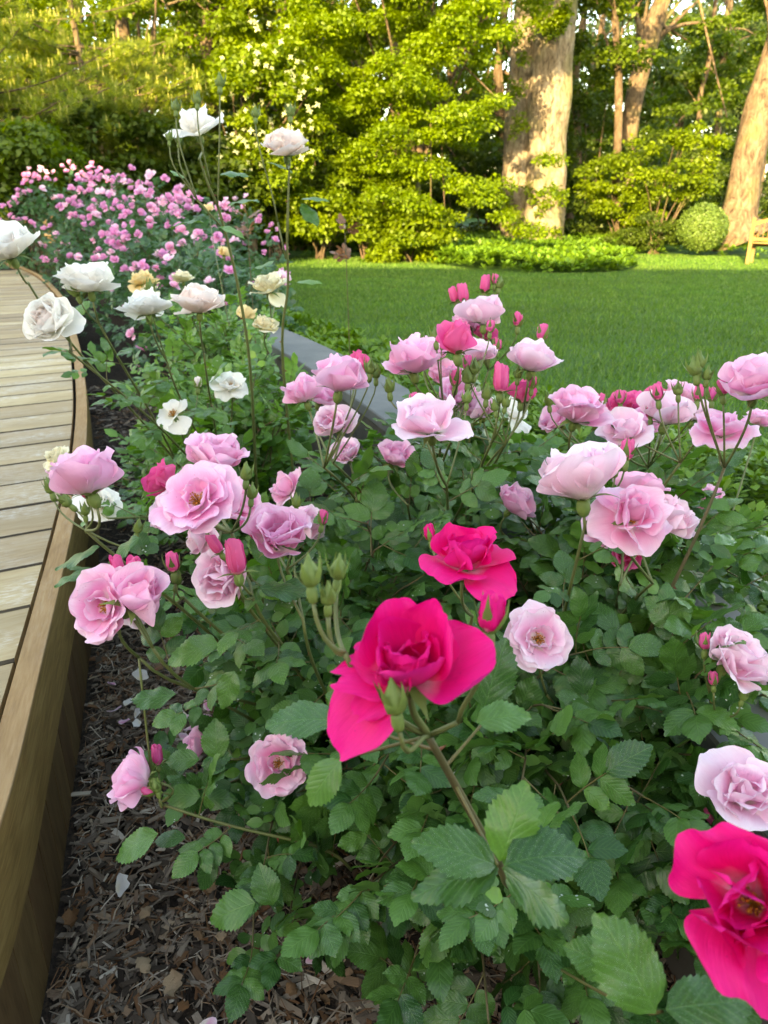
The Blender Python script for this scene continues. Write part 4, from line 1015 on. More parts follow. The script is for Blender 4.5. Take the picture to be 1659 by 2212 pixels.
def petals_of(kind, form, layer):
    k = (kind, form, layer)
    if k not in _pet:
        n, l, w, a, cup, ruf, sj, br = FORMS[form][layer]; out = []
        inner = layer >= len(FORMS[form])-3 and form in ('english',)
        m = MATS[kind]
        if inner and kind == 'white': m = M_blush
        
        for q in range(4):
            rs = random.Random(sum(map(ord, form))*7+layer*53+q*17+len(kind)); j = lambda s: rs.uniform(-s, s)
            out.append(petal_mesh(m, l*(1+j(.08)), w*(1+j(.1)), (a[0]+j(5), a[1]+j(10), a[2]+j(22)), cup*(1+j(.3)), ruf*(1+j(.4)), q*31+layer*7+3, notch=rs.uniform(0,.12), curl=rs.uniform(.1,.6), side=j(1.0), nu=9 if l < .03 else 13, nv=9 if l < .03 else 17))
        _pet[k] = out
    return _pet[k]
def stamen_mesh():
    mb = MB(); rs = random.Random(3)
    for i in range(34):
        a = rs.uniform(0, 6.28); e = rs.uniform(.15, .95); l = rs.uniform(.008,.014); d = Vector((math.cos(a)*e, math.sin(a)*e, 1)).normalized()
        p = d*l; tube(mb, [(0,0,.001), tuple(p*.6), tuple(p)], .00035, 3, .3, cap=False)
        q = p; s = .0011; vv = [tuple(q+Vector(w)*s) for w in ((1,0,0),(0,1,0),(-1,0,0),(0,-1,0),(0,0,1),(0,0,-1))]
        mb.add(vv, [[0,1,4,4],[1,2,4,4],[2,3,4,4],[3,0,4,4],[1,0,5,5],[2,1,5,5],[3,2,5,5],[0,3,5,5]], None, rs.choice((.2,.5,.9)))
    return mb.mesh('stamens', True, (M_stamen,))
STAM = stamen_mesh()
def lathe(mb, prof, seg=10, rnd=.5, M=None, lobes=0, lob=0.0, twist=0.0):
    v = []; uv = []; n = len(prof)
    for i, (r, z) in enumerate(prof):
        for k in range(seg):
            th = 2*math.pi*k/seg+twist*z; rr = r*(1+lob*math.cos(lobes*th)) if lobes else r
            v.append((rr*math.cos(th), rr*math.sin(th), z)); uv.append((k/seg*2-1, i/(n-1)))
    f = [[i*seg+k, i*seg+(k+1)%seg, (i+1)*seg+(k+1)%seg, (i+1)*seg+k] for i in range(n-1) for k in range(seg)]
    v = np.array(v)
    if M is not None: m = np.array(M); v = v @ m[:3,:3].T+m[:3,3]
    mb.add(v, f, uv, rnd)
def sepal(mb, M, l, w, a, seed, tail=1.0):
    """a pointed sepal with hair-thin side lobes"""
    rs = random.Random(seed); n = 7; v = []; r = z = 0
    for i in range(n):
        t = i/(n-1); aa = R(a[0]+(a[1]-a[0])*t); ww = w*(1-t)**.8*(.75+.5*math.sin(math.pi*t)) if t < .6 else w*.42*(1-t)/.4*tail
        for s in (-1, 0, 1):
            o = -.25*ww*s*s; v.append((s*ww, r+math.cos(aa)*o, z-math.sin(aa)*o))
        r += math.sin(aa)*l/(n-1); z += math.cos(aa)*l/(n-1)
    m = np.array(M); v = np.array(v) @ m[:3,:3].T+m[:3,3]
    mb.add(v, [[i*3+j, i*3+j+1, (i+1)*3+j+1, (i+1)*3+j] for i in range(n-1) for j in range(2)], None, rs.random())
def calyx_mesh(a, l=.024, seed=0, hip=.0055):
    mb = MB(); rs = random.Random(seed)
    lathe(mb, [(.0022,-.014),(.0040,-.0125),(hip,-.008),(hip*.95,-.003),(hip*.8,0),(.001,.001)], 9, .4)
    for k in range(5): sepal(mb, Matrix.Rotation(k*1.2566+rs.uniform(-.2,.2), 4, 'Z') @ Matrix.Translation((0,hip*.7,0)), l*rs.uniform(.8,1.15), .0048, (a[0]+rs.uniform(-12,12), a[1]+rs.uniform(-25,25)), seed*7+k)
    return mb.mesh('calyx', True, (M_calyx,))
CALYX_OPEN = [calyx_mesh((85,140), .024, i) for i in range(3)]
CALYX_BUD = [calyx_mesh((38,-6), .030, 10+i, .0050) for i in range(3)]
CALYX_HALF = [calyx_mesh((60,110), .026, 20+i, .006) for i in range(3)]
def bud_mesh(mat, stage):
    mb = MB()
    if stage == 'green':
        prof = [(.003,0),(.0075,.003),(.0088,.008),(.0082,.013),(.0055,.018),(.0025,.023),(.0006,.029)]; lathe(mb, prof, 12, .5, lobes=5, lob=.10); return mb.mesh('bud', True, (M_calyx,))
    s = .85 if stage == 'tip' else 1.0; zs = 1.0 if stage == 'tip' else 1.45
    lathe(mb, [(.003,0),(.0072*s,.004),(.0086*s,.010*zs),(.0080*s,.016*zs),(.0058*s,.022*zs),(.0030*s,.027*zs),(.0008,.029*zs)], 14, .5, lobes=3, lob=.07, twist=60)
    # overlapping outer petals wrap the cone
    for k in range(4 if stage == 'tip' else 5):
        n = 7; v = []; uv = []; a0 = k*1.35
        for i in range(n):
            t = i/(n-1); rr = [.0035,.0085,.0098,.0096,.0084,.0066,.0050][i]*s*(1+.02*k); z = .001+t*(.025+.0012*k)*zs
            for j in range(7):
                q = -1+j/3; th = a0+q*.95*(1-.15*t); fl = .0022*s*max(0, abs(q)-.6)*t*2.5+(.0016*s*t**4*2)
                v.append(((rr+fl)*math.cos(th), (rr+fl)*math.sin(th), z-.005*s*t*q*q)); uv.append((q, .35+.6*t))
        mb.add(v, [[i*7+j, i*7+j+1, (i+1)*7+j+1, (i+1)*7+j] for i in range(n-1) for j in range(6)], uv, k/5)
    return mb.mesh('bud', True, (mat,))
_bud = {}
def get_bud(kind, stage):
    k = (kind, stage)
    if k not in _bud: _bud[k] = bud_mesh(MATS.get(kind, M_deep), stage)
    return _bud[k]
HIPV = MB(); lathe(HIPV, [(.0022,-.010),(.006,-.006),(.0072,-.001),(.0055,.003),(.001,.005)], 9, .4); HIP = HIPV.mesh('rose_hip', True, (M_calyx,))

class Bush:
    def __init__(s, name, base, label, cat='rose bush', group=None, leafmat=None):
        s.base = Vector(base); s.root = empty(name, s.base, label, cat, group); s.T = Matrix.Translation(-s.base)
        s.leafmat = leafmat or M_leaf_near; s.leaves = []; s.canes = MB(); s.nflow = 0
    def part(s, name, me, M, **kw): return new_obj(name, me, s.root, M=s.T @ M, **kw)
    def flower(s, kind, form, o, face, size=.09, seed=None, stam=None, label=None, drop=()):
        seed = random.randrange(9999) if seed is None else seed; rs = random.Random(seed); sc = size/.09
        M = frameZ(o, face, rs.uniform(0,6.28), sc*1.02)
        fl = s.part('rose_flower', CALYX_OPEN[seed % 3] if form not in ('goblet','half') else CALYX_HALF[seed % 3], M, label=label)
        for li, (n, l, w, a, cup, ruf, sj, br) in enumerate(FORMS[form]):
            pool = petals_of(kind, form, li); off = rs.uniform(0, 6.28)
            for k in range(n):
                th = off+2*math.pi*k/n+rs.gauss(0, sj*.5); q = rs.uniform(.88,1.12)
                Mp = Matrix.Rotation(th, 4, 'Z') @ Matrix.Translation((0, br, .0008*li)) @ Matrix.Rotation(R(rs.gauss(0, 7)-(rs.uniform(18,48) if li == 0 and rs.random() < .16 else 0)), 4, 'X') @ Matrix.Rotation(R(rs.gauss(0, 8)), 4, 'Y') @ Matrix.Scale(q, 4)
                new_obj('petal', pool[rs.randrange(len(pool))], fl, M=Mp)
        if stam is None: stam = form in ('open','reflex','bowl','flop','spent')
        if stam: new_obj('stamens', STAM, fl)
        return M @ Vector((0,0,-.014))
    def bud(s, kind, stage, o, face, size=.03):
        sc = size/.03; M = frameZ(o, face, random.uniform(0,6.28), sc)
        b = s.part('rose_bud', get_bud(kind, stage), M)
        new_obj('calyx', CALYX_BUD[random.randrange(3)] if stage != 'half' else CALYX_HALF[random.randrange(3)], b)
        return M @ Vector((0,0,-.013))
    def cane(s, pts, r0, r1, name='cane', mat=None, thorns=True, seg=6):
        mb = MB(); n = len(pts); tube(mb, pts, [r0+(r1-r0)*i/(n-1) for i in range(n)], seg)
        if thorns and r0 > .0022:
            for i in range(1, n-1):
                if random.random() < .5:
                    t = (pts[i+1]-pts[i]).normalized(); d = (t.orthogonal().normalized()*math.cos(i*2.4)+t.cross(t.orthogonal()).normalized()*math.sin(i*2.4)).normalized(); p = pts[i]; r = r0+(r1-r0)*i/(n-1)
                    e = t*r*.9; g = t.cross(d)*r*.35; tip = p+d*(r+.006)-t*.003
                    mb.m = 1; mb.add([tuple(p+e), tuple(p-e*1.2+g), tuple(p-e*1.2-g), tuple(tip)], [[0,1,3],[1,2,3],[2,0,3]]); mb.m = 0
        return mb.build(name, [mat or M_cane, M_thorn], s.root, M=s.T)
    def leaf(s, o, d, n, size): s.leaves.append((o.copy(), d.normalized(), n, size))
    def leaves_on(s, pts, f0=.2, f1=1.0, step=.035, size=.085, out=.9, prob=1.0, updir=.25, droop=0):
        acc = [0.0]
        for i in range(1, len(pts)): acc.append(acc[-1]+(pts[i]-pts[i-1]).length)
        Lt = acc[-1]; s_ = Lt*f0; az = random.uniform(0, 6.28)
        while s_ < Lt*f1:
            i = next((k for k in range(1, len(acc)) if acc[k] >= s_), len(acc)-1); t = (s_-acc[i-1])/max(1e-6, acc[i]-acc[i-1]); p = pts[i-1].lerp(pts[i], t); tg = (pts[i]-pts[i-1]).normalized()
            a = tg.orthogonal().normalized(); b = tg.cross(a); rad = a*math.cos(az)+b*math.sin(az); az += 2.4+random.uniform(-.4,.4)
            if random.random() < prob:
                d = (tg*.35+rad*out+Vector((0,0,updir))+rv(.12)).normalized(); 
                n = (Vector((0,-.10,1))+rv(.28)+rad*.15).normalized()
                s.leaf(p, d, n, size*random.uniform(.72,1.2))
            s_ += step*random.uniform(.7,1.4)
    def shoot(s, top, r0=.0028, size=.085, step=.032, spread=.3, cane=True, f0=.3, base=None):
        b = base or (s.base+Vector((random.uniform(-.08,.08), random.uniform(-.08,.08), -.01)))
        h = (top-b); out = Vector((h.x, h.y, 0)); m1 = b+out*.12+Vector((0,0,h.z*.55)); m2 = b+out*.62+Vector((0,0,h.z*.98))+rv(.02)
        pts = bez(b, m1, m2, top, 10)
        if cane: s.cane(pts, r0, .0013)
        s.leaves_on(pts, f0, 1.0, step, size)
        tg = (pts[-1]-pts[-2]).normalized(); s.leaf(pts[-1], (tg+Vector((0,0,.1))), Vector((0,0,1))+rv(.3)-tg*.3, size)
        return pts
    def fill(s, cx, cy, rx, ry, top, n, size=.085, step=.032, zmin=.12, f0=.35, jit=.1, cane=True, clip=None):
        k = 0; tries = 0
        while k < n and tries < n*20:
            tries += 1
            a = random.uniform(0, 6.28); r = random.random()**.55; x = cx+rx*r*math.cos(a); y = cy+ry*r*math.sin(a)
            z = zmin+(top-zmin)*max(0, 1-r*r)**.5*random.uniform(1-jit*2.2, 1+jit*.5)
            z = max(z, .10+random.random()*.08)
            if clip and not clip(x, y, z): continue
            s.shoot(Vector((x, y, z)), size=size, step=step, f0=f0, cane=cane); k += 1
    def flush(s, lod='hi', near=0, maxobj=278, lod_rest=None):
        c = Vector((0,0,CAM_H))
        s.leaves.sort(key=lambda q: (q[0]-c).length/q[3])
        # leaves outside the photograph's view go to the joined rest
        def seen(q):
            v = q[0]-c; d = v.dot(CAM_FWD); return d > .1 and abs(v.dot(CAM_RIGHT)/d) < .56 and abs(v.dot(CAM_UP)/d) < .74
        vis = [q for q in s.leaves if seen(q)]; hid = [q for q in s.leaves if not seen(q)]
        objs, rest = vis[:maxobj], vis[maxobj:]+hid
        ms = leaf_meshes(s.leafmat, lod)
        for i, (o, d, n, sz) in enumerate(objs):
            M = frame(o, d, n, sz/1.1)
            if i < near:
                lm, rac = leaflet_meshes(s.leafmat); ci = random.randrange(len(COMP)); lf = s.part('leaf', rac[ci], M)
                for idx, Ml in COMP[ci][0]: new_obj('leaflet', lm[idx % len(lm)], lf, M=Ml)
            else: s.part('leaf', ms[random.randrange(len(ms))], M)
        if rest:
            mb = MB(); Tm = comp_T('lo' if lod in ('lo','md') or lod_rest == 'lo' else 'md'); Tl = comp_T('lo')
            for iq, (o, d, n, sz) in enumerate(rest):
                Ts = Tm if iq < len(rest)-len(hid) else Tl
                T = Ts[random.randrange(len(Ts))]; mb.addM(T, frame(o, d, n, sz/1.1), (T[3]+random.random()) % 1.0)
            mb.build('foliage', s.leafmat, s.root, M=s.T, kind='stuff')

def pedicel(B, pts, r0=.0016, r1=.0014): B.cane(pts, r0, r1, 'flower_stalk', M_stem, thorns=False)
def cluster(B, node, flowers=(), buds=(), base=None, r=.0032, leaves=True, lsize=.085, mat=None, lean=None, lf=(.35,.95)):
    """node: (x, y, depth) px; flowers: (x, y, width px, kind, form, (right, up, toward)[, seed]); buds: (x, y, len px, kind, stage, (dir))"""
    N = V(*node); 
    b = base or (B.base+Vector((random.uniform(-.06,.06), random.uniform(-.06,.06), -.01)))
    h = N-b; out = Vector((h.x, h.y, 0))
    m1 = b+out*.15+Vector((0,0,h.z*.5)); m2 = b+out*.7+Vector((0,0,h.z*.85)) if lean is None else V(*lean)
    pts = bez(b, m1, m2, N, 14); B.cane(pts, r, .0020, mat=mat or M_stem)
    if leaves: B.leaves_on(pts, lf[0], lf[1], .05, lsize)
    for f in flowers:
        x, y, w, kind, form, fc = f[:6]; seed = f[6] if len(f) > 6 else None
        D = f[7] if len(f) > 7 else .092
        w = w*1.14; D = D*1.05; d = D*F_PX/w; face = camdir(*fc); size = D/ {'bowl':1.0,'goblet':.86,'reflex':1.1,'open':1.12,'flop':1.2,'english':1.12,'pompon':.98,'spent':.9,'half':.62}[form]*1.0
        o = V(x, y, d) - face*.018*size/.09
        q = B.flower(kind, form, o, face, size, seed)
        e = q-face*.03; pedicel(B, bez(N, N.lerp(e, .4)+(e-N).length*.12*Vector((0,0,1))*0, e, q, 6), .0019, .0017)
    for bb in buds:
        x, y, l, kind, stage, fc = bb[:6]; D = {'green':.026,'tip':.030,'half':.043}[stage]
        d = bb[6] if len(bb) > 6 else D*F_PX/l; face = camdir(*fc)
        o = V(x, y, d) - face*D*.5; q = B.bud(kind, stage, o, face, .03*(l*d/F_PX)/D)
        e = q-face*.02; pedicel(B, bez(N, N.lerp(e, .5), e, q, 6), .0015, .0012)
    return pts
def hero_leaf(B, x, y, d, length_px, ang, tilt=(0,.3,1), young=False, idx=None, stalk=None):
    """single big leaflet: base at pixel, tip direction ang (degrees, 0 = right, 90 = up); tilt = leaf normal in (right, up, toward)"""
    a = R(ang); dr = (CAM_RIGHT*math.cos(a)+CAM_UP*math.sin(a)); n = camdir(*tilt); l = length_px*d/F_PX
    lm, _ = leaflet_meshes(B.leafmat); i = random.randrange(len(lm)) if idx is None else idx
    o = V(x, y, d); B.part('leaf', lm[i], frame(o, dr, n, l))
    if stalk is not None:
        q = V(*stalk); B.cane(bez(q, q.lerp(o, .3), q.lerp(o, .8), o, 5), .0011, .0008, 'leaf_stalk', M_rachis, thorns=False, seg=5)

# ---- bushes
RED = Bush('red_rose_bush', (.14,.98,0), 'magenta-red rose bush at the front with its big bloom near the middle of the photo', group='rose bushes near the boardwalk')
PL = Bush('pink_rose_bush', (-.10,1.12,0), 'pink rose bush nearest the boardwalk leaning out over the mulch at the left', group='rose bushes near the boardwalk')
PC = Bush('pink_rose_bush', (.10,1.62,0), 'pink rose bush in the middle whose blooms stand before the lawn', group='rose bushes near the boardwalk')
PR = Bush('pink_rose_bush', (.40,1.22,0), 'pink rose bush at the right edge with tall budded canes before the lawn', group='rose bushes near the boardwalk')
LOWR = Bush('pink_rose_bush', (.34,.88,0), 'pale pink rose bush low at the right beside the stone wall', group='rose bushes near the boardwalk')
WH = Bush('white_rose_bush', (-.42,1.95,0), 'white and blush rose bush with two tall canes and blooms hanging over the boardwalk', leafmat=M_leaf_white)
YL = Bush('yellow_rose_bush', (-.62,3.05,0), 'cream and yellow rose bush with fresh light leaves behind the white roses', leafmat=M_leaf_yel)

# ---- magenta red blooms
base_red = VZ(1120, 1990, .0)
rb = Vector((.13,.80,0))
def red_main():
    N = V(925, 1590, .50)
    mid = V(1075, 1860, .60)
    b = Vector((.20,.80,0)); p1 = bez(b, b+Vector((.01,0,.15)), mid+Vector((.02,.01,-.08)), mid, 7); p2 = bez(mid, mid.lerp(N,.4), mid.lerp(N,.8), N, 7)
    RED.cane(p1+p2[1:], .0042, .0026, mat=M_cane)
    # the big bloom, built petal by petal: (azimuth, layer form)
    face = camdir(-.05,.74,.62); c = V(885, 1468, .455)
    M = frameZ(c, face, 0, 1.03); fl = RED.part('rose_flower', CALYX_OPEN[0], M, label='largest magenta bloom with one petal hanging down to the left')
    def pet(mesh, target, tilt=None, sc=1.0, roll=0.0, twist=0.0):
        """target: direction in (right, up, toward) the petal's growth plane leans to"""
        Mi = M.inverted(); d = (Mi.to_3x3() @ camdir(*target)); th = math.atan2(-d.x, d.y)
        Mp = Matrix.Rotation(th, 4, 'Z') @ Matrix.Translation((0,.003,0)) @ Matrix.Rotation(R(roll), 4, 'X') @ Matrix.Rotation(R(twist), 4, 'Y') @ Matrix.Scale(sc, 4)
        new_obj('petal', mesh, fl, M=Mp)
    mk = lambda L_, W, a, cup, ruf, seed, **k: petal_mesh(M_red, L_, W, a, cup, ruf, seed, nu=16, nv=19, **k)
    pet(mk(.053,.027,(78,58,30),.45,.03,1,notch=0,curl=.25), (1,.05,.15), sc=1.08)              # big right petal
    pet(mk(.052,.025,(55,22,30),.5,.03,9,notch=.08,curl=.5), (.85,.7,-.4))
    pet(mk(.050,.026,(60,30,34),.4,.04,2,notch=.10,curl=.7), (.3,.9,-.5))
    pet(mk(.050,.026,(60,26,30),.4,.04,3,notch=.05,curl=.5), (-.35,.8,-.5))
    pet(mk(.046,.022,(48,14,15),.6,.04,4,notch=.1,curl=.8), (-.6,.5,-.1))
    pet(mk(.044,.024,(55,24,8),.6,.03,5,notch=.02,curl=.4), (.25,-.6,.8))                     # front petal folded up
    pet(mk(.042,.019,(42,8,4),.6,.05,8,notch=.1,curl=.6), (.35,.2,.3))
    pet(mk(.040,.018,(40,10,-5),.7,.05,11,notch=.1,curl=.6), (-.2,-.3,.4))
    pet(mk(.048,.017,(78,75,100),.2,.05,6,notch=.15,curl=.6), (-1,.1,.2), sc=.95)
    pet(mk(.045,.013,(85,100,118),.2,.05,7,notch=.2,curl=.5), (-.9,-.35,.5), sc=.9)
    pet(mk(.046,.018,(78,66,82),.3,.05,12,notch=.15,curl=.6), (-1,.5,.0), sc=.85)
    pet(mk(.062,.025,(92,124,146),.25,.03,10,notch=.03,curl=.2), (-1,-.5,.35), sc=1.0)
    for tg, sd in (((.1,.9,.0),31),((.7,.2,.1),32),((-.5,-.1,.3),33),((.2,-.3,.6),34)): pet(mk(.037,.017,(30,6,14),.7,.10,sd,notch=.18,curl=1.1,side=1.5), tg, sc=.95)        # hanging petal
    new_obj('stamens', STAM, fl)
    q = M @ Vector((0,0,-.014)); pedicel(RED, bez(N, N.lerp(q,.4), q-face*.03, q, 7), .0026, .0024)
    # buds beside it
    for (x, y, d, l, kind, st, fc) in [(850,1500,.425,.024,'green','green',(-.15,1,.2)),(1062,1328,.47,.027,'red','tip',(.12,1,.1)),(668,1225,.44,.0215,'green','green',(-.1,1,.1)),(733,1212,.47,.018,'green','green',(.1,1,.1)),(708,1265,.445,.016,'green','green',(0,1,.15))]:
        face = camdir(*fc); o = V(x, y, d)-face*.012; q = RED.bud(kind, st, o, face, l*1.0)
        if x in (668, 733, 708):
            j = V(745, 1410, .45); pedicel(RED, bez(j, j.lerp(q-face*.03,.5), q-face*.02, q, 6), .0016, .0014)
        elif x == 1062:
            j = V(990, 1560, .49); pedicel(RED, bez(j, V(1000,1500,.48), q-face*.03, q, 6), .0018, .0016); pedicel(RED, bez(N, N.lerp(j,.5), j, j, 3), .002, .0018)
        else: pedicel(RED, bez(N, N.lerp(q,.4), q-face*.03, q, 6), .0018, .0016)
    j = V(745, 1410, .45); pedicel(RED, bez(N, V(850,1560,.48), V(770,1480,.46), j, 8), .0024, .0018)
    for (x, y, d, ln, an, tl, ix) in [(1075,1868,.47,190,160,(-.1,.85,.5),0),(1080,1862,.46,175,70,(.1,.55,.8),1),(1090,1866,.45,180,12,(.05,.9,.45),2),(1075,1872,.47,200,195,(0,.9,.4),3),(1085,1875,.46,190,-38,(.1,.9,.4),4),
                                      (725,1555,.56,155,178,(.1,.9,.4),5),(1030,1560,.50,120,12,(0,.8,.6),6),(1045,1530,.58,160,72,(-.1,.2,1),7),(735,1640,.50,130,-128,(-.4,.2,.9),8),(1420,2190,.42,230,118,(0,.6,.8),1),(1440,2180,.43,200,8,(0,.75,.6),3),(1330,2100,.45,120,150,(0,.7,.7),5)]:
        hero_leaf(RED, x, y, d, ln, an, tl, idx=ix)
    t = V(1120,1900,.62); 
    for q in [(1075,1868,.47),(1045,1560,.54),(725,1555,.56),(735,1640,.50)]:
        o = V(*q); j = min(p1+p2, key=lambda w: (w-o).length); RED.cane(bez(j, j.lerp(o,.3), j.lerp(o,.7), o, 5), .0014, .001, 'leaf_stalk', M_rachis, thorns=False, seg=5)
    o = V(1430,2185,.425); RED.cane(bez(b, V(1300,2150,.62), V(1400,2210,.46), o, 7), .0016, .001, 'leaf_stalk', M_rachis, thorns=False, seg=5)
    RED.leaves_on(p1, .3, 1.0, .04, .085)
red_main()
cluster(RED, (1020,1330,.84), [(1005,1195,205,'red','flop',(.05,.75,.3),5,.10)], [(925,1140,40,'red','tip',(-.2,1,0),.80)], base=Vector((.12,1.0,0)))
cluster(RED, (1660,2190,.50), [(1625,1955,330,'red','reflex',(-.42,.35,.85),12,.088)], [], base=Vector((.40,.66,0)), leaves=False)

# ---- pink blooms, left bush
cluster(PL, (185,1145,.93), [(188,1030,150,'pink','goblet',(-.25,.95,.15),3,.088)], [(181,1052,36,'deep','tip',(-.25,1,.3),.90),(105,1045,34,'green','green',(-.3,1,.1),.96),(135,1078,34,'green','green',(-.8,.7,.1),.97),(183,1092,28,'green','green',(0,1,.2),.93),(300,1130,30,'green','green',(.2,1,0),.95)], lean=(300,1260,.98), lf=(.5,.95))
cluster(PL, (330,1400,.86), [(215,1308,165,'pink','open',(-.35,.15,.9),4,.09),(275,1300,130,'pale','bowl',(.4,-.1,.6),9,.08)], [(288,1222,62,'deep','half',(.1,1,.1),.84),(252,1215,58,'deep','half',(-.25,1,.05),.87)], lean=(420,1560,.95))
cluster(PL, (500,1150,.82), [(420,1065,195,'pink','open',(-.05,.55,.8),7,.096),(470,985,150,'pink','bowl',(.15,.75,.25),8,.088),(352,1035,100,'deep','bowl',(-.5,.6,.2),21,.07),(430,1160,110,'pale','flop',(-.6,-.1,.3),13,.075)], [(532,1012,38,'green','green',(.05,1,.1),.80),(545,1052,34,'green','green',(.1,1,.1),.80)], lean=(560,1350,.95))
cluster(PL, (545,1290,.84), [(478,1248,140,'pale','bowl',(-.35,-.05,.9),10,.08)], [(508,1198,84,'deep','half',(-.1,1,.25),.76),(455,1160,50,'deep','half',(-.5,.8,0),.8)], lean=(600,1440,.95))
cluster(PL, (655,1340,.88), [(600,1150,150,'pink','bowl',(.1,.65,.6),14,.09),(665,1130,90,'pale','bowl',(.5,.55,.4),15,.07)], [], lean=(670,1500,.95))
cluster(PL, (395,1290,.88), [], [(372,1210,50,'deep','tip',(-.1,1,.1),.85),(385,1240,30,'green','green',(.2,1,0),.86)], lean=(520,1420,.95))
cluster(PL, (345,1735,.94), [(292,1680,135,'pink','bowl',(-.92,.25,.12),16,.085)], [(310,1708,32,'deep','tip',(-.75,.25,.4),.90),(335,1690,30,'green','green',(-.2,1,.2),.90),(338,1618,46,'deep','half',(-.1,1,0),.97)], base=V(760,1880,1.02), lean=(600,1830,.98), lf=(.15,.85), r=.0025)
cluster(PL, (500,1640,1.05), [(430,1592,85,'pink','bowl',(-.9,.3,0),17,.072)], [], lean=(560,1650,1.06))
cluster(PL, (650,1730,1.05), [(600,1650,130,'pink','open',(.05,.2,.95),18,.085)], [], lean=(720,1700,1.05))
for (x, y, d, ln, an, tl) in [(340,1800,.90,115,205,(0,.75,.65)),(400,1810,.93,70,180,(0,.8,.6)),(430,1640,.98,75,180,(0,.6,.8)),(435,1655,.98,70,20,(0,.7,.7)),(432,1720,.98,80,175,(0,.6,.8)),(437,1725,.98,75,0,(0,.6,.8)),(470,1640,.98,85,95,(.1,.1,1)),(215,1180,.90,110,205,(-.2,.85,.3)),(540,1860,.97,70,250,(0,.6,.8)),(470,1850,.96,90,235,(0,.7,.7)),(550,1950,.90,110,200,(0,.7,.7)),(590,1955,.90,90,110,(0,.6,.8)),(470,1390,.88,120,195,(0,.8,.5)),(505,1450,.88,90,-110,(0,.5,.8)),(380,1500,.9,100,185,(0,.8,.5)),(560,1270,.84,115,-5,(0,.9,.35)),(300,1160,.9,90,215,(0,.8,.5)),(600,1270,.86,110,0,(0,.85,.45))]:
    hero_leaf(PL, x, y, d, ln, an, tl)
cluster(PL, (470,1200,.86), [(515,1085,105,'pink','bowl',(.5,.5,.5),120,.075),(365,1100,110,'pale','bowl',(-.7,.4,.4),121,.075)], [], lean=(560,1400,.95), leaves=False)
cluster(PL, (300,1420,.90), [(300,1285,110,'pink','half',(.5,.6,.3),122,.06)], [(330,1640,30,'green','green',(0,1,0),.97)], lean=(420,1560,.95), leaves=False)
# ---- pink blooms, middle bush
cluster(PC, (700,1010,1.15), [(655,848,85,'pink','goblet',(-.3,.9,.2),30,.07),(735,815,120,'pink','goblet',(.15,.9,.3),31,.085),(715,915,90,'pale','bowl',(-.2,.3,.6),32,.07)], [(770,800,30,'green','green',(0,1,0),1.12),(800,790,34,'green','green',(.1,1,0),1.12)])
cluster(PC, (965,1050,.95), [(928,905,165,'pale','reflex',(-.12,.75,.4),33,.092)], [(893,855,34,'deep','tip',(-.2,1,0),.95),(1010,850,30,'green','green',(.1,1,0),.95)])
cluster(PC, (960,900,1.30), [(890,775,115,'pink','goblet',(-.15,.9,.25),34,.088),(985,735,85,'deep','half',(-.1,1,.1),35,.06),(1030,760,85,'pale','bowl',(.2,.8,.4),36,.075),(960,810,80,'pink','bowl',(-.1,.8,.4),41,.075)], [(868,760,36,'deep','tip',(-.2,1,0),1.2),(940,722,32,'green','green',(-.1,1,0),1.2),(960,725,28,'green','green',(.2,1,0),1.25),(1010,810,36,'green','green',(0,1,.1),1.1),(1025,790,34,'green','green',(.1,1,.1),1.1)])
cluster(PC, (1055,800,1.50), [(1045,678,90,'pale','goblet',(0,.95,.2),37,.085)], [(1000,632,46,'deep','half',(-.15,1,0),1.45),(978,632,36,'deep','half',(-.3,1,0),1.47),(1048,612,42,'deep','half',(.1,1,0),1.5),(1070,600,26,'deep','tip',(.1,1,0),1.5),(1080,610,26,'green','green',(.2,1,0),1.5),(1120,690,34,'deep','tip',(.1,1,0),1.4),(1075,742,30,'deep','tip',(.1,1,0),1.4)])
cluster(PC, (1130,900,1.25), [(1150,775,115,'pale','bowl',(.1,.8,.3),38,.088)], [(1172,718,40,'deep','tip',(.1,1,0),1.3),(1160,745,24,'green','green',(0,1,0),1.3)])
cluster(PC, (1060,960,1.05), [(1035,882,90,'pale','bowl',(-.3,.7,.5),39,.08),(1110,885,90,'white','flop',(.4,.5,.3),40,.09)], [(1083,815,66,'deep','half',(.05,1,.1),1.0),(1068,868,26,'green','green',(-.1,1,0),1.0),(1095,860,26,'green','green',(.2,1,0),1.0)])
cluster(PC, (880,1090,1.25), [(855,985,90,'pink','bowl',(.3,.6,.5),42,.08)], [])
cluster(PC, (770,1080,1.30), [(748,978,75,'pale','bowl',(-.2,.6,.6),43,.07)], [])
cluster(PC, (1095,1160,1.35), [(1112,1085,85,'pink','goblet',(.3,.5,.3),44,.075)], [])
cluster(PC, (640,1150,1.30), [(615,1055,95,'pink','reflex',(-.6,.5,.2),45,.08)], [])
cluster(PC, (720,1000,1.20), [(695,850,90,'pink','bowl',(.3,.8,.3),123,.08),(770,790,60,'deep','half',(.1,1,0),124,.055)], [(812,800,30,'green','green',(0,1,0),1.15)], leaves=False)
cluster(PC, (985,930,1.22), [(925,760,85,'pink','bowl',(.2,.8,.3),125,.08),(1050,720,60,'deep','bowl',(.1,.9,.2),126,.06),(990,850,90,'pink','bowl',(0,.6,.6),127,.08),(1010,700,70,'pink','goblet',(-.2,.9,.1),128,.07)], [(905,740,34,'green','green',(-.1,1,0),1.2),(1060,700,30,'deep','tip',(.1,1,0),1.25),(985,815,40,'deep','tip',(.1,1,0),1.15),(1052,845,32,'green','green',(.1,1,0),1.1)], leaves=False)
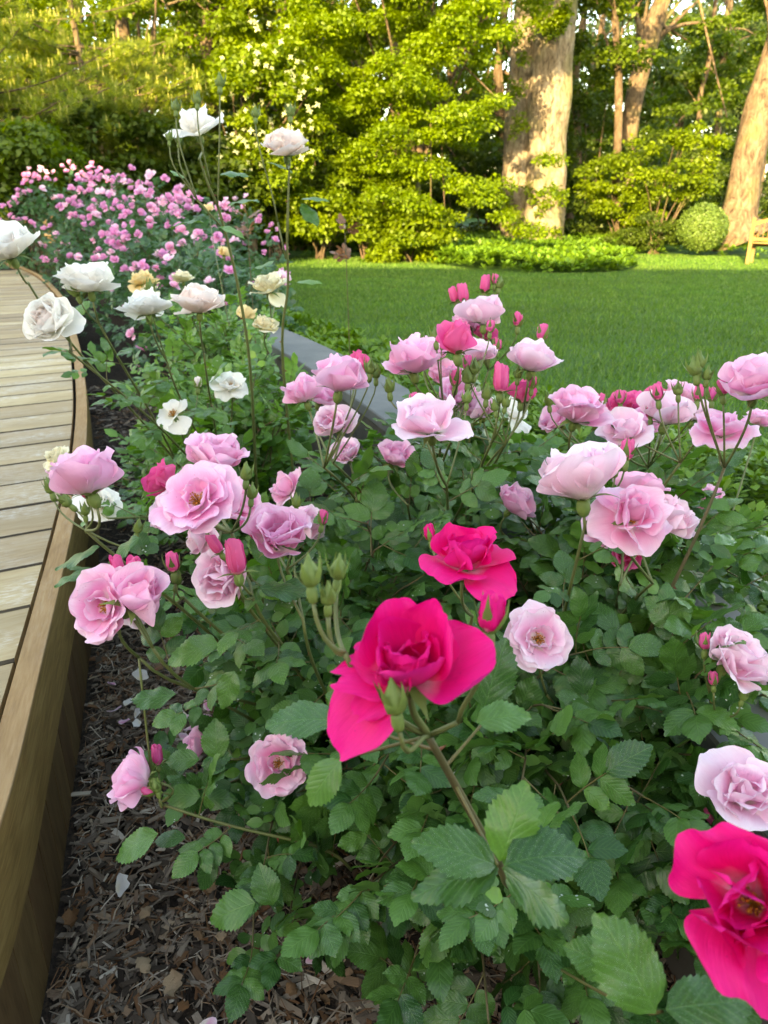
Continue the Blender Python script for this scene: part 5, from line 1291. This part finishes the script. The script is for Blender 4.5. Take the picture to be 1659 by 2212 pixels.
# ---- pink blooms, right bush
cluster(PR, (1265,1130,.90), [(1255,1035,175,'pale','goblet',(-.12,.98,.15),50,.092)], [(1328,985,42,'green','green',(0,1,0),.86),(1355,968,50,'deep','tip',(.12,1,.05),.86)], lean=(1200,1400,.98), base=Vector((.30,1.12,0)))
cluster(PR, (1410,1260,.98), [(1375,1110,175,'pink','flop',(.15,.35,.75),51,.095),(1375,1050,110,'pink','bowl',(.1,.8,0),52,.08)], [])
cluster(PR, (1240,990,1.15), [(1248,885,130,'pink','bowl',(.1,.7,.5),53,.09)], [], )
cluster(PR, (1400,1010,1.30), [(1350,875,85,'deep','bowl',(-.2,.8,.3),54,.075),(1440,890,105,'pale','goblet',(.1,.9,.3),55,.085),(1475,852,85,'pink','bowl',(.2,.8,.4),56,.08),(1352,928,110,'pale','reflex',(-.1,.6,.5),57,.085),(1420,855,50,'deep','half',(-.2,1,0),58,.05)], [(1405,885,32,'deep','tip',(0,1,0),1.2),(1510,848,40,'deep','tip',(.2,1,0),1.2)])
cluster(PR, (1565,1010,1.0), [(1560,920,130,'pink','flop',(-.1,.7,.4),59,.09),(1632,822,150,'pink','bowl',(-.1,.75,.45),60,.092)], [(1500,790,40,'green','green',(-.15,1,0),.95),(1512,775,36,'green','green',(.1,1,0),.95),(1530,800,30,'green','green',(.2,1,0),.95),(1560,830,40,'deep','tip',(-.1,1,.1),.95)], lean=(1440,1350,1.02), base=Vector((.34,1.0,0)), r=.0042, lf=(.5,.9), mat=M_cane)
cluster(PR, (1560,1180,1.35), [(1530,1075,70,'pink','bowl',(-.3,.7,.4),61,.075),(1640,905,60,'pink','bowl',(0,.8,.4),62,.06)], [])
cluster(LOWR, (1180,1500,.98), [(1165,1375,150,'pale','open',(-.05,.35,.8),63,.09)], [])
cluster(LOWR, (1545,1540,.93), [(1590,1415,150,'pale','bowl',(.3,.6,.5),64,.088),(1500,1450,95,'pale','bowl',(-.5,.3,.5),65,.07)], [(1523,1378,42,'deep','tip',(0,1,.1),.88),(1541,1455,34,'deep','tip',(-.1,1,.2),.85),(1610,1490,30,'green','green',(.2,1,.2),.86)], base=Vector((.22,.92,0)), lean=(1420,1700,.97), r=.0035)
cluster(LOWR, (1600,1830,.86), [(1605,1705,185,'pale','reflex',(-.25,.6,.6),66,.092)], [(1526,1755,44,'deep','half',(-.5,.6,.2),.86)])
cluster(PR, (1340,1260,1.0), [(1325,1140,120,'pink','bowl',(-.4,.3,.6),130,.085),(1445,1120,110,'pale','goblet',(.5,.6,.3),131,.08),(1350,1195,80,'deep','bowl',(-.2,0,.6),132,.06)], [], leaves=False)
cluster(PR, (1300,1010,1.2), [(1200,905,80,'pink','bowl',(-.6,.5,.3),133,.075),(1300,900,85,'pale','bowl',(.3,.6,.4),134,.08),(1395,905,80,'pink','bowl',(0,.6,.6),135,.075),(1500,890,75,'pale','goblet',(.2,.8,.2),136,.075)], [(1185,860,28,'green','green',(-.1,1,0),1.2),(1340,855,34,'deep','tip',(0,1,0),1.25)], leaves=False)
cluster(LOWR, (1620,1560,.95), [(1640,1450,110,'pale','bowl',(.4,.4,.6),137,.08)], [], leaves=False)
cluster(PC, (1090,960,1.15), [(1130,850,60,'deep','half',(.2,1,0),140,.05)], [(1150,820,32,'deep','tip',(.1,1,0),1.15),(1010,780,36,'deep','tip',(-.1,1,0),1.15),(1120,800,28,'green','green',(.1,1,0),1.15),(840,830,34,'green','green',(-.1,1,0),1.1)], leaves=False)
cluster(PR, (1470,1000,1.1), [], [(1420,845,38,'deep','tip',(-.1,1,0),1.1),(1465,835,30,'green','green',(0,1,0),1.1),(1540,845,34,'deep','tip',(.1,1,0),1.05),(1300,860,34,'deep','tip',(-.1,1,0),1.15)], leaves=False)
cluster(PL, (620,1230,.95), [(560,1130,80,'deep','bowl',(-.2,.5,.5),141,.06)], [(700,1110,36,'deep','tip',(.2,1,0),.95),(640,1075,30,'green','green',(0,1,0),.95)], leaves=False)
# ---- white roses
def tall(B, base, pts_px, r0=.0042, r1=.002, mat=None):
    P_ = [base]+[V(*q) for q in pts_px]; pts = smooth_poly(P_, 5); B.cane(pts, r0, r1, mat=mat or M_stem); return pts
T1 = tall(WH, WH.base+Vector((.05,.0,0)), [(545,860,1.75),(520,650,1.60),(478,470,1.50),(450,400,1.45),(430,340,1.42)])
T2 = tall(WH, WH.base+Vector((.18,.05,0)), [(612,800,1.78),(622,620,1.66),(620,500,1.6),(626,345,1.55)])
for (x, y, w, kind, form, fc, seed, D, N) in [(428,282,118,'white','reflex',(-.2,.85,.35),172,.135,(430,345,1.42)),(618,322,112,'blush','english',(.02,.82,.5),71,.105,(626,360,1.55))]:
    d = D*F_PX/w; face = camdir(*fc); q = WH.flower(kind, form, V(x, y, d)-face*.012, face, D/1.05, seed); n_ = V(*N); pedicel(WH, bez(n_, n_.lerp(q,.5), q-face*.02, q, 5), .0022, .002)
for (x, y, d, l, N) in [(380,240,1.42,.026,(425,430,1.46)),(426,225,1.40,.026,(455,400,1.46)),(475,188,1.42,.030,(470,450,1.48)),(366,305,1.42,.022,(425,430,1.46)),(385,310,1.43,.018,(425,430,1.46)),(552,255,1.55,.028,(600,480,1.6)),(627,252,1.52,.030,(622,520,1.6))]:
    up_ = camdir(0,1,0); q = WH.bud('white', 'green', V(x, y, d), up_, l); n_ = V(*N); pedicel(WH, bez(n_, n_.lerp(q,.4)+rv(.004), q-up_*.05, q, 7), .0018, .0014)
for (p0, jn) in [((425,430,1.46),(478,490,1.5)),((600,480,1.6),(618,560,1.62))]:
    a, b_ = V(*jn), V(*p0); pedicel(WH, [a, a.lerp(b_,.5), b_], .0022, .002)
for (x, y, d, ln, an, tl) in [(475,375,1.45,65,5,(0,.7,.6)),(400,385,1.46,38,150,(0,.8,.4)),(440,480,1.48,72,180,(0,.8,.4)),(470,490,1.48,62,-15,(0,.8,.5)),(560,435,1.58,70,178,(0,.8,.4)),(575,350,1.56,60,-10,(0,.9,.3)),(650,440,1.6,60,-50,(0,.6,.6)),(650,430,1.6,60,8,(0,.8,.4)),(640,610,1.62,55,10,(0,.8,.4)),(600,560,1.62,60,200,(0,.8,.4))]:
    hero_leaf(WH, x, y, d, ln, an, tl)
WB = WH.base
def wcl(node, fl, bd, lean, lf=(.45,.95)): cluster(WH, node, fl, bd, base=WB+Vector((random.uniform(-.1,.05),random.uniform(-.08,.08),-.01)), lean=lean, lf=lf, r=.0034, lsize=.075)
wcl((60,610,1.28), [(12,530,140,'white','english',(-.2,.7,.5),72,.11)], [], (180,830,1.5), (.6,.9))
wcl((215,700,1.32), [(190,605,125,'white','english',(-.1,.85,.3),73,.105)], [(160,625,30,'green','green',(-.4,.9,.2),1.25)], (290,850,1.5))
wcl((150,760,1.25), [(104,692,125,'white','english',(-.25,.25,.95),74,.102)], [], (260,850,1.45))
wcl((360,780,1.5), [(315,655,108,'white','pompon',(-.1,.8,.3),75,.10)], [(324,622,32,'green','green',(0,1,.1),1.4)], (390,900,1.65))
wcl((440,760,1.48), [(430,652,115,'blush','english',(.05,.8,.35),76,.102)], [], (455,900,1.65))
wcl((400,960,1.6), [(368,885,85,'white','spent',(-.1,.5,.7),77,.085)], [(427,825,28,'blush','tip',(0,1,0),1.65)], (410,1000,1.7))
wcl((500,900,1.8), [(500,828,80,'white','flop',(.1,.4,.7),78,.085)], [], (500,940,1.85))
wcl((130,1060,1.3), [(120,985,60,'cream','pompon',(-.2,.6,.5),79,.07)], [], (200,1090,1.4), (.6,.9))
wcl((235,1120,1.2), [(215,1085,90,'white','flop',(.2,.2,.5),80,.08)], [], (300,1120,1.3), (.6,.9))
def ycl(node, fl, bd, lf=(.5,.95)): cluster(YL, node, fl, bd, lf=lf, r=.003, lsize=.07)
ycl((310,660,2.4), [(306,600,58,'yell','pompon',(0,.8,.4),81,.088),(318,628,50,'cream','pompon',(-.3,.5,.4),86,.075)], [])
ycl((400,660,2.6), [(395,597,48,'cream','pompon',(0,.8,.4),82,.085)], [])
ycl((585,700,2.1), [(578,612,88,'cream','pompon',(-.05,.8,.45),83,.105),(610,600,40,'pale','bowl',(.3,.8,.2),84,.06)], [])
ycl((535,730,2.3), [(532,678,36,'yell','half',(0,.9,.3),85,.06)], [])
ycl((580,760,2.1), [(572,697,60,'cream','pompon',(.1,.7,.4),87,.075)], [])
ycl((475,600,3.0), [(484,545,26,'yell','half',(0,1,.1),88,.055),(452,450,20,'yell','half',(0,1,.1),89,.05)], [])
# bronze young shoots standing before the lawn
def bronze(x0, y0, d, top, label):
    B = Bush('bronze_rose_shoot', VZ(x0, y0+60, .0) if False else Vector((V(x0,y0,d).x, V(x0,y0,d).y+.05, 0)), label, 'rose shoot', 'bare rose shoots with bronze leaf tips', M_leaf_red)
    pts = bez(B.base, B.base+Vector((0,0,.3)), V(x0, y0, d), V(*top), 10); B.cane(pts, .0022, .0012)
    for k in range(6): B.leaf(pts[-1-k//3], Vector((random.uniform(-1,1), random.uniform(-.4,.4), .5)), Vector((0,0,1))+rv(.3), .06)
    B.leafmat = M_leaf_red; B.flush('md')
    G = Bush.__new__(Bush)
bronze(755, 700, 2.3, (745,505,2.3), 'thin rose shoot with bronze leaf tip standing before the lawn')
bronze(540, 600, 2.6, (534,470,2.6), 'thin rose shoot with bronze leaf tip between the two tall white roses')

# ---- foliage masses
wall_ok = lambda x, y, z: x < wall_x(y)+.16+.25*(z > .45)
RED.fill(.20,.80,.36,.30,.50,52,size=.102,clip=wall_ok)
RED.fill(.12,.68,.22,.12,.26,10,size=.10,clip=wall_ok)
LOWR.fill(.40,.84,.26,.30,.50,34,size=.102); LOWR.fill(.50,1.0,.20,.34,.56,20,size=.102)
PL.fill(-.06,1.12,.30,.30,.56,42,size=.104)
PC.fill(.14,1.60,.40,.34,.61,48,size=.106)
PR.fill(.46,1.20,.34,.34,.60,44,size=.110)
WH.fill(-.42,2.10,.38,.55,.60,76,size=.092,step=.03,clip=lambda x, y, z: x < -.25)
YL.fill(-.62,3.05,.45,.65,.70,48,size=.084,step=.03,clip=lambda x, y, z: x < -.52)
PL.fill(-.12,.86,.22,.20,.30,13,size=.090)
RED.fill(.38,.64,.13,.16,.34,14,size=.098,clip=lambda x, y, z: x < wall_x(y)-.02)
RED.flush('hi', 110); LOWR.flush('hi', 70); PL.flush('hi', 110); PR.flush('hi', 60); PC.flush('hi', 40); WH.flush('hi', 20, 285, 'lo'); YL.flush('md', 0)
# ---- pink rose hedge along the far bed
def far_flower(kind, seed):
    mb = MB(); rs = random.Random(seed)
    for layer, (n, l, w, a) in enumerate([(5,.042,.026,(75,35,50)),(4,.034,.020,(45,12,10))]):
        for k in range(n):
            jt = rs.gauss(0,20); jw = rs.uniform(.65,1.1); th = 6.28*k/n+rs.uniform(-.4,.4)+layer; v = []; uv = []; r = z = 0
            for i in range(4):
                t = i/3; aa = R(a[0]*(1-t)*(1-2*t)+a[1]*4*t*(1-t)+a[2]*t*(2*t-1)+rs.uniform(-8,8)+jt); ww = w*(.3,.85,1,.62)[i]*jw
                for s in (-1, 0, 1): v.append((s*ww, r+.1*ww*(1-abs(s))*0-abs(s)*.25*ww*math.cos(aa), z+abs(s)*.25*ww*math.sin(aa)-(abs(s)*.1*l if i == 3 else 0))); uv.append((s, t))
                r += math.sin(aa)*l/3; z += math.cos(aa)*l/3
            m = np.array(Matrix.Rotation(th,4,'Z')); v = np.array(v) @ m[:3,:3].T
            mb.add(v, [[i*3+j, i*3+j+1, (i+1)*3+j+1, (i+1)*3+j] for i in range(3) for j in range(2)], uv, rs.random())
    return mb.mesh('rose_flower', True, (MATS[kind],))
M_hedge = petal_mat('petal_hedge_lilac', (.85,.6,.66), (.80,.30,.56), (.86,.46,.72), (.82,.42,.68), .25)
MATS['hedge'] = M_hedge
FF = [far_flower(k, i) for i, k in enumerate(['hedge','hedge','pink','hedge','pale','hedge'])]
hedge = [(-.98,4.45,.48,.50,.80,'nearest pink rose bush of the far hedge beside the end of the stone wall',34,12),(-1.45,5.3,.52,.60,.98,'second pink rose bush of the far hedge behind the white roses',38,24),
         (-1.85,6.4,.62,.7,1.14,'third pink rose bush of the far hedge along the boardwalk curve',40,28),(-2.55,7.7,.75,.8,1.22,'fourth pink rose bush of the far hedge along the boardwalk curve',38,28),(-3.6,9.2,.9,.9,1.34,'fifth pink rose bush of the far hedge toward the left edge',34,30),(-1.7,8.0,.7,.8,1.04,'pink rose bush of the far hedge on its lawn side',34,22),(-4.9,10.6,1.0,.9,1.42,'farthest pink rose bush of the far hedge at the left edge',30,26)]
for (x, y, rx, ry, h, lab, n, nf) in hedge:
    B = Bush('pink_hedge_rose', (x, y, 0), lab, group='pink rose hedge bushes', leafmat=M_leaf_far)
    k = 0
    while k < n:
        a = random.uniform(0, 6.28); r = random.random()**.6; q = Vector((x+rx*r*math.cos(a), y+ry*r*math.sin(a), .25+(h-.25)*max(0,1-r*r)**.42*random.uniform(.75,1.08)))
        B.shoot(q, r0=.005, size=.10, step=.034, f0=.25, cane=True); k += 1
    # extra leaves through the volume so the bush is dense
    for k in range(340):
        a = random.uniform(0, 6.28); r = random.random()**.5; zt = .15+(h-.15)*max(0,1-r*r)**.42; o = Vector((x+rx*r*math.cos(a), y+ry*r*math.sin(a), zt*random.uniform(.25,1.0)))
        B.leaf(o, Vector((math.cos(a), math.sin(a), .1))+rv(.6), Vector((0,-.3,1))+rv(.4), .10)
    for k in range(nf):
        a = random.uniform(2.6, 6.6) if random.random() < .75 else random.uniform(0,6.28); r = random.random()**.6*1.02; zt = .15+(h-.15)*max(0,1-min(1,r*r))**.42
        o = Vector((x+rx*r*math.cos(a), y+ry*r*math.sin(a), zt+random.uniform(-.02,.12)))
        for w in range(random.choice((1,2,3,3,4))):
            f = (Vector((random.gauss(0,.4), -.45+random.gauss(0,.35), .8))).normalized(); B.part('rose_flower', FF[random.randrange(len(FF))], frameZ(o+rv(.05)+Vector((0,0,.02*w)), f, random.random()*6, random.uniform(.7,1.0)*(1+.05*max(0, y-5))))
    B.flush('lo', 0, 140)
# fallen petals on the mulch
pm = [petal_mesh(m, .030, .020, a, .3, .08, i, nu=6, nv=6) for i, (m, a) in enumerate([(M_white,(85,70,50)),(M_pale,(80,95,100)),(M_white,(90,60,95)),(M_pink,(85,80,60))])]
spots = [(340,1250),(350,1258),(362,1245),(250,1480),(270,1525),(245,1535),(290,1545),(262,1565),(372,1500),(395,1555),(405,1545),(400,1575),(415,1620),(395,1600),(455,1690),(470,1680),(490,1455),(480,1440),(355,1640),(440,1530),(500,1520),(672,2060),(675,2070),(530,1470),(580,1450),(880-445,2208),(250,1920),(860,1890),(305,1560),(420,1410),(300,1470),(560,1880)]
for i, (x, y) in enumerate(spots):
    p = VZ(x, y, .028); M = frameZ(p, Vector((random.gauss(0,.3), random.gauss(0,.3), 1)), random.uniform(0,6.28), random.uniform(.5,1.0))
    k = i % 4; o = new_obj('fallen_petal', pm[k], M=M, label='lilac pink fallen petal lying on the dark mulch' if k == 3 else ('pale pink fallen petal lying on the dark mulch' if k == 1 else 'white fallen petal lying on the dark mulch'), cat='petal', group=['white','pale pink','white','lilac pink'][k]+' petals fallen on the mulch')
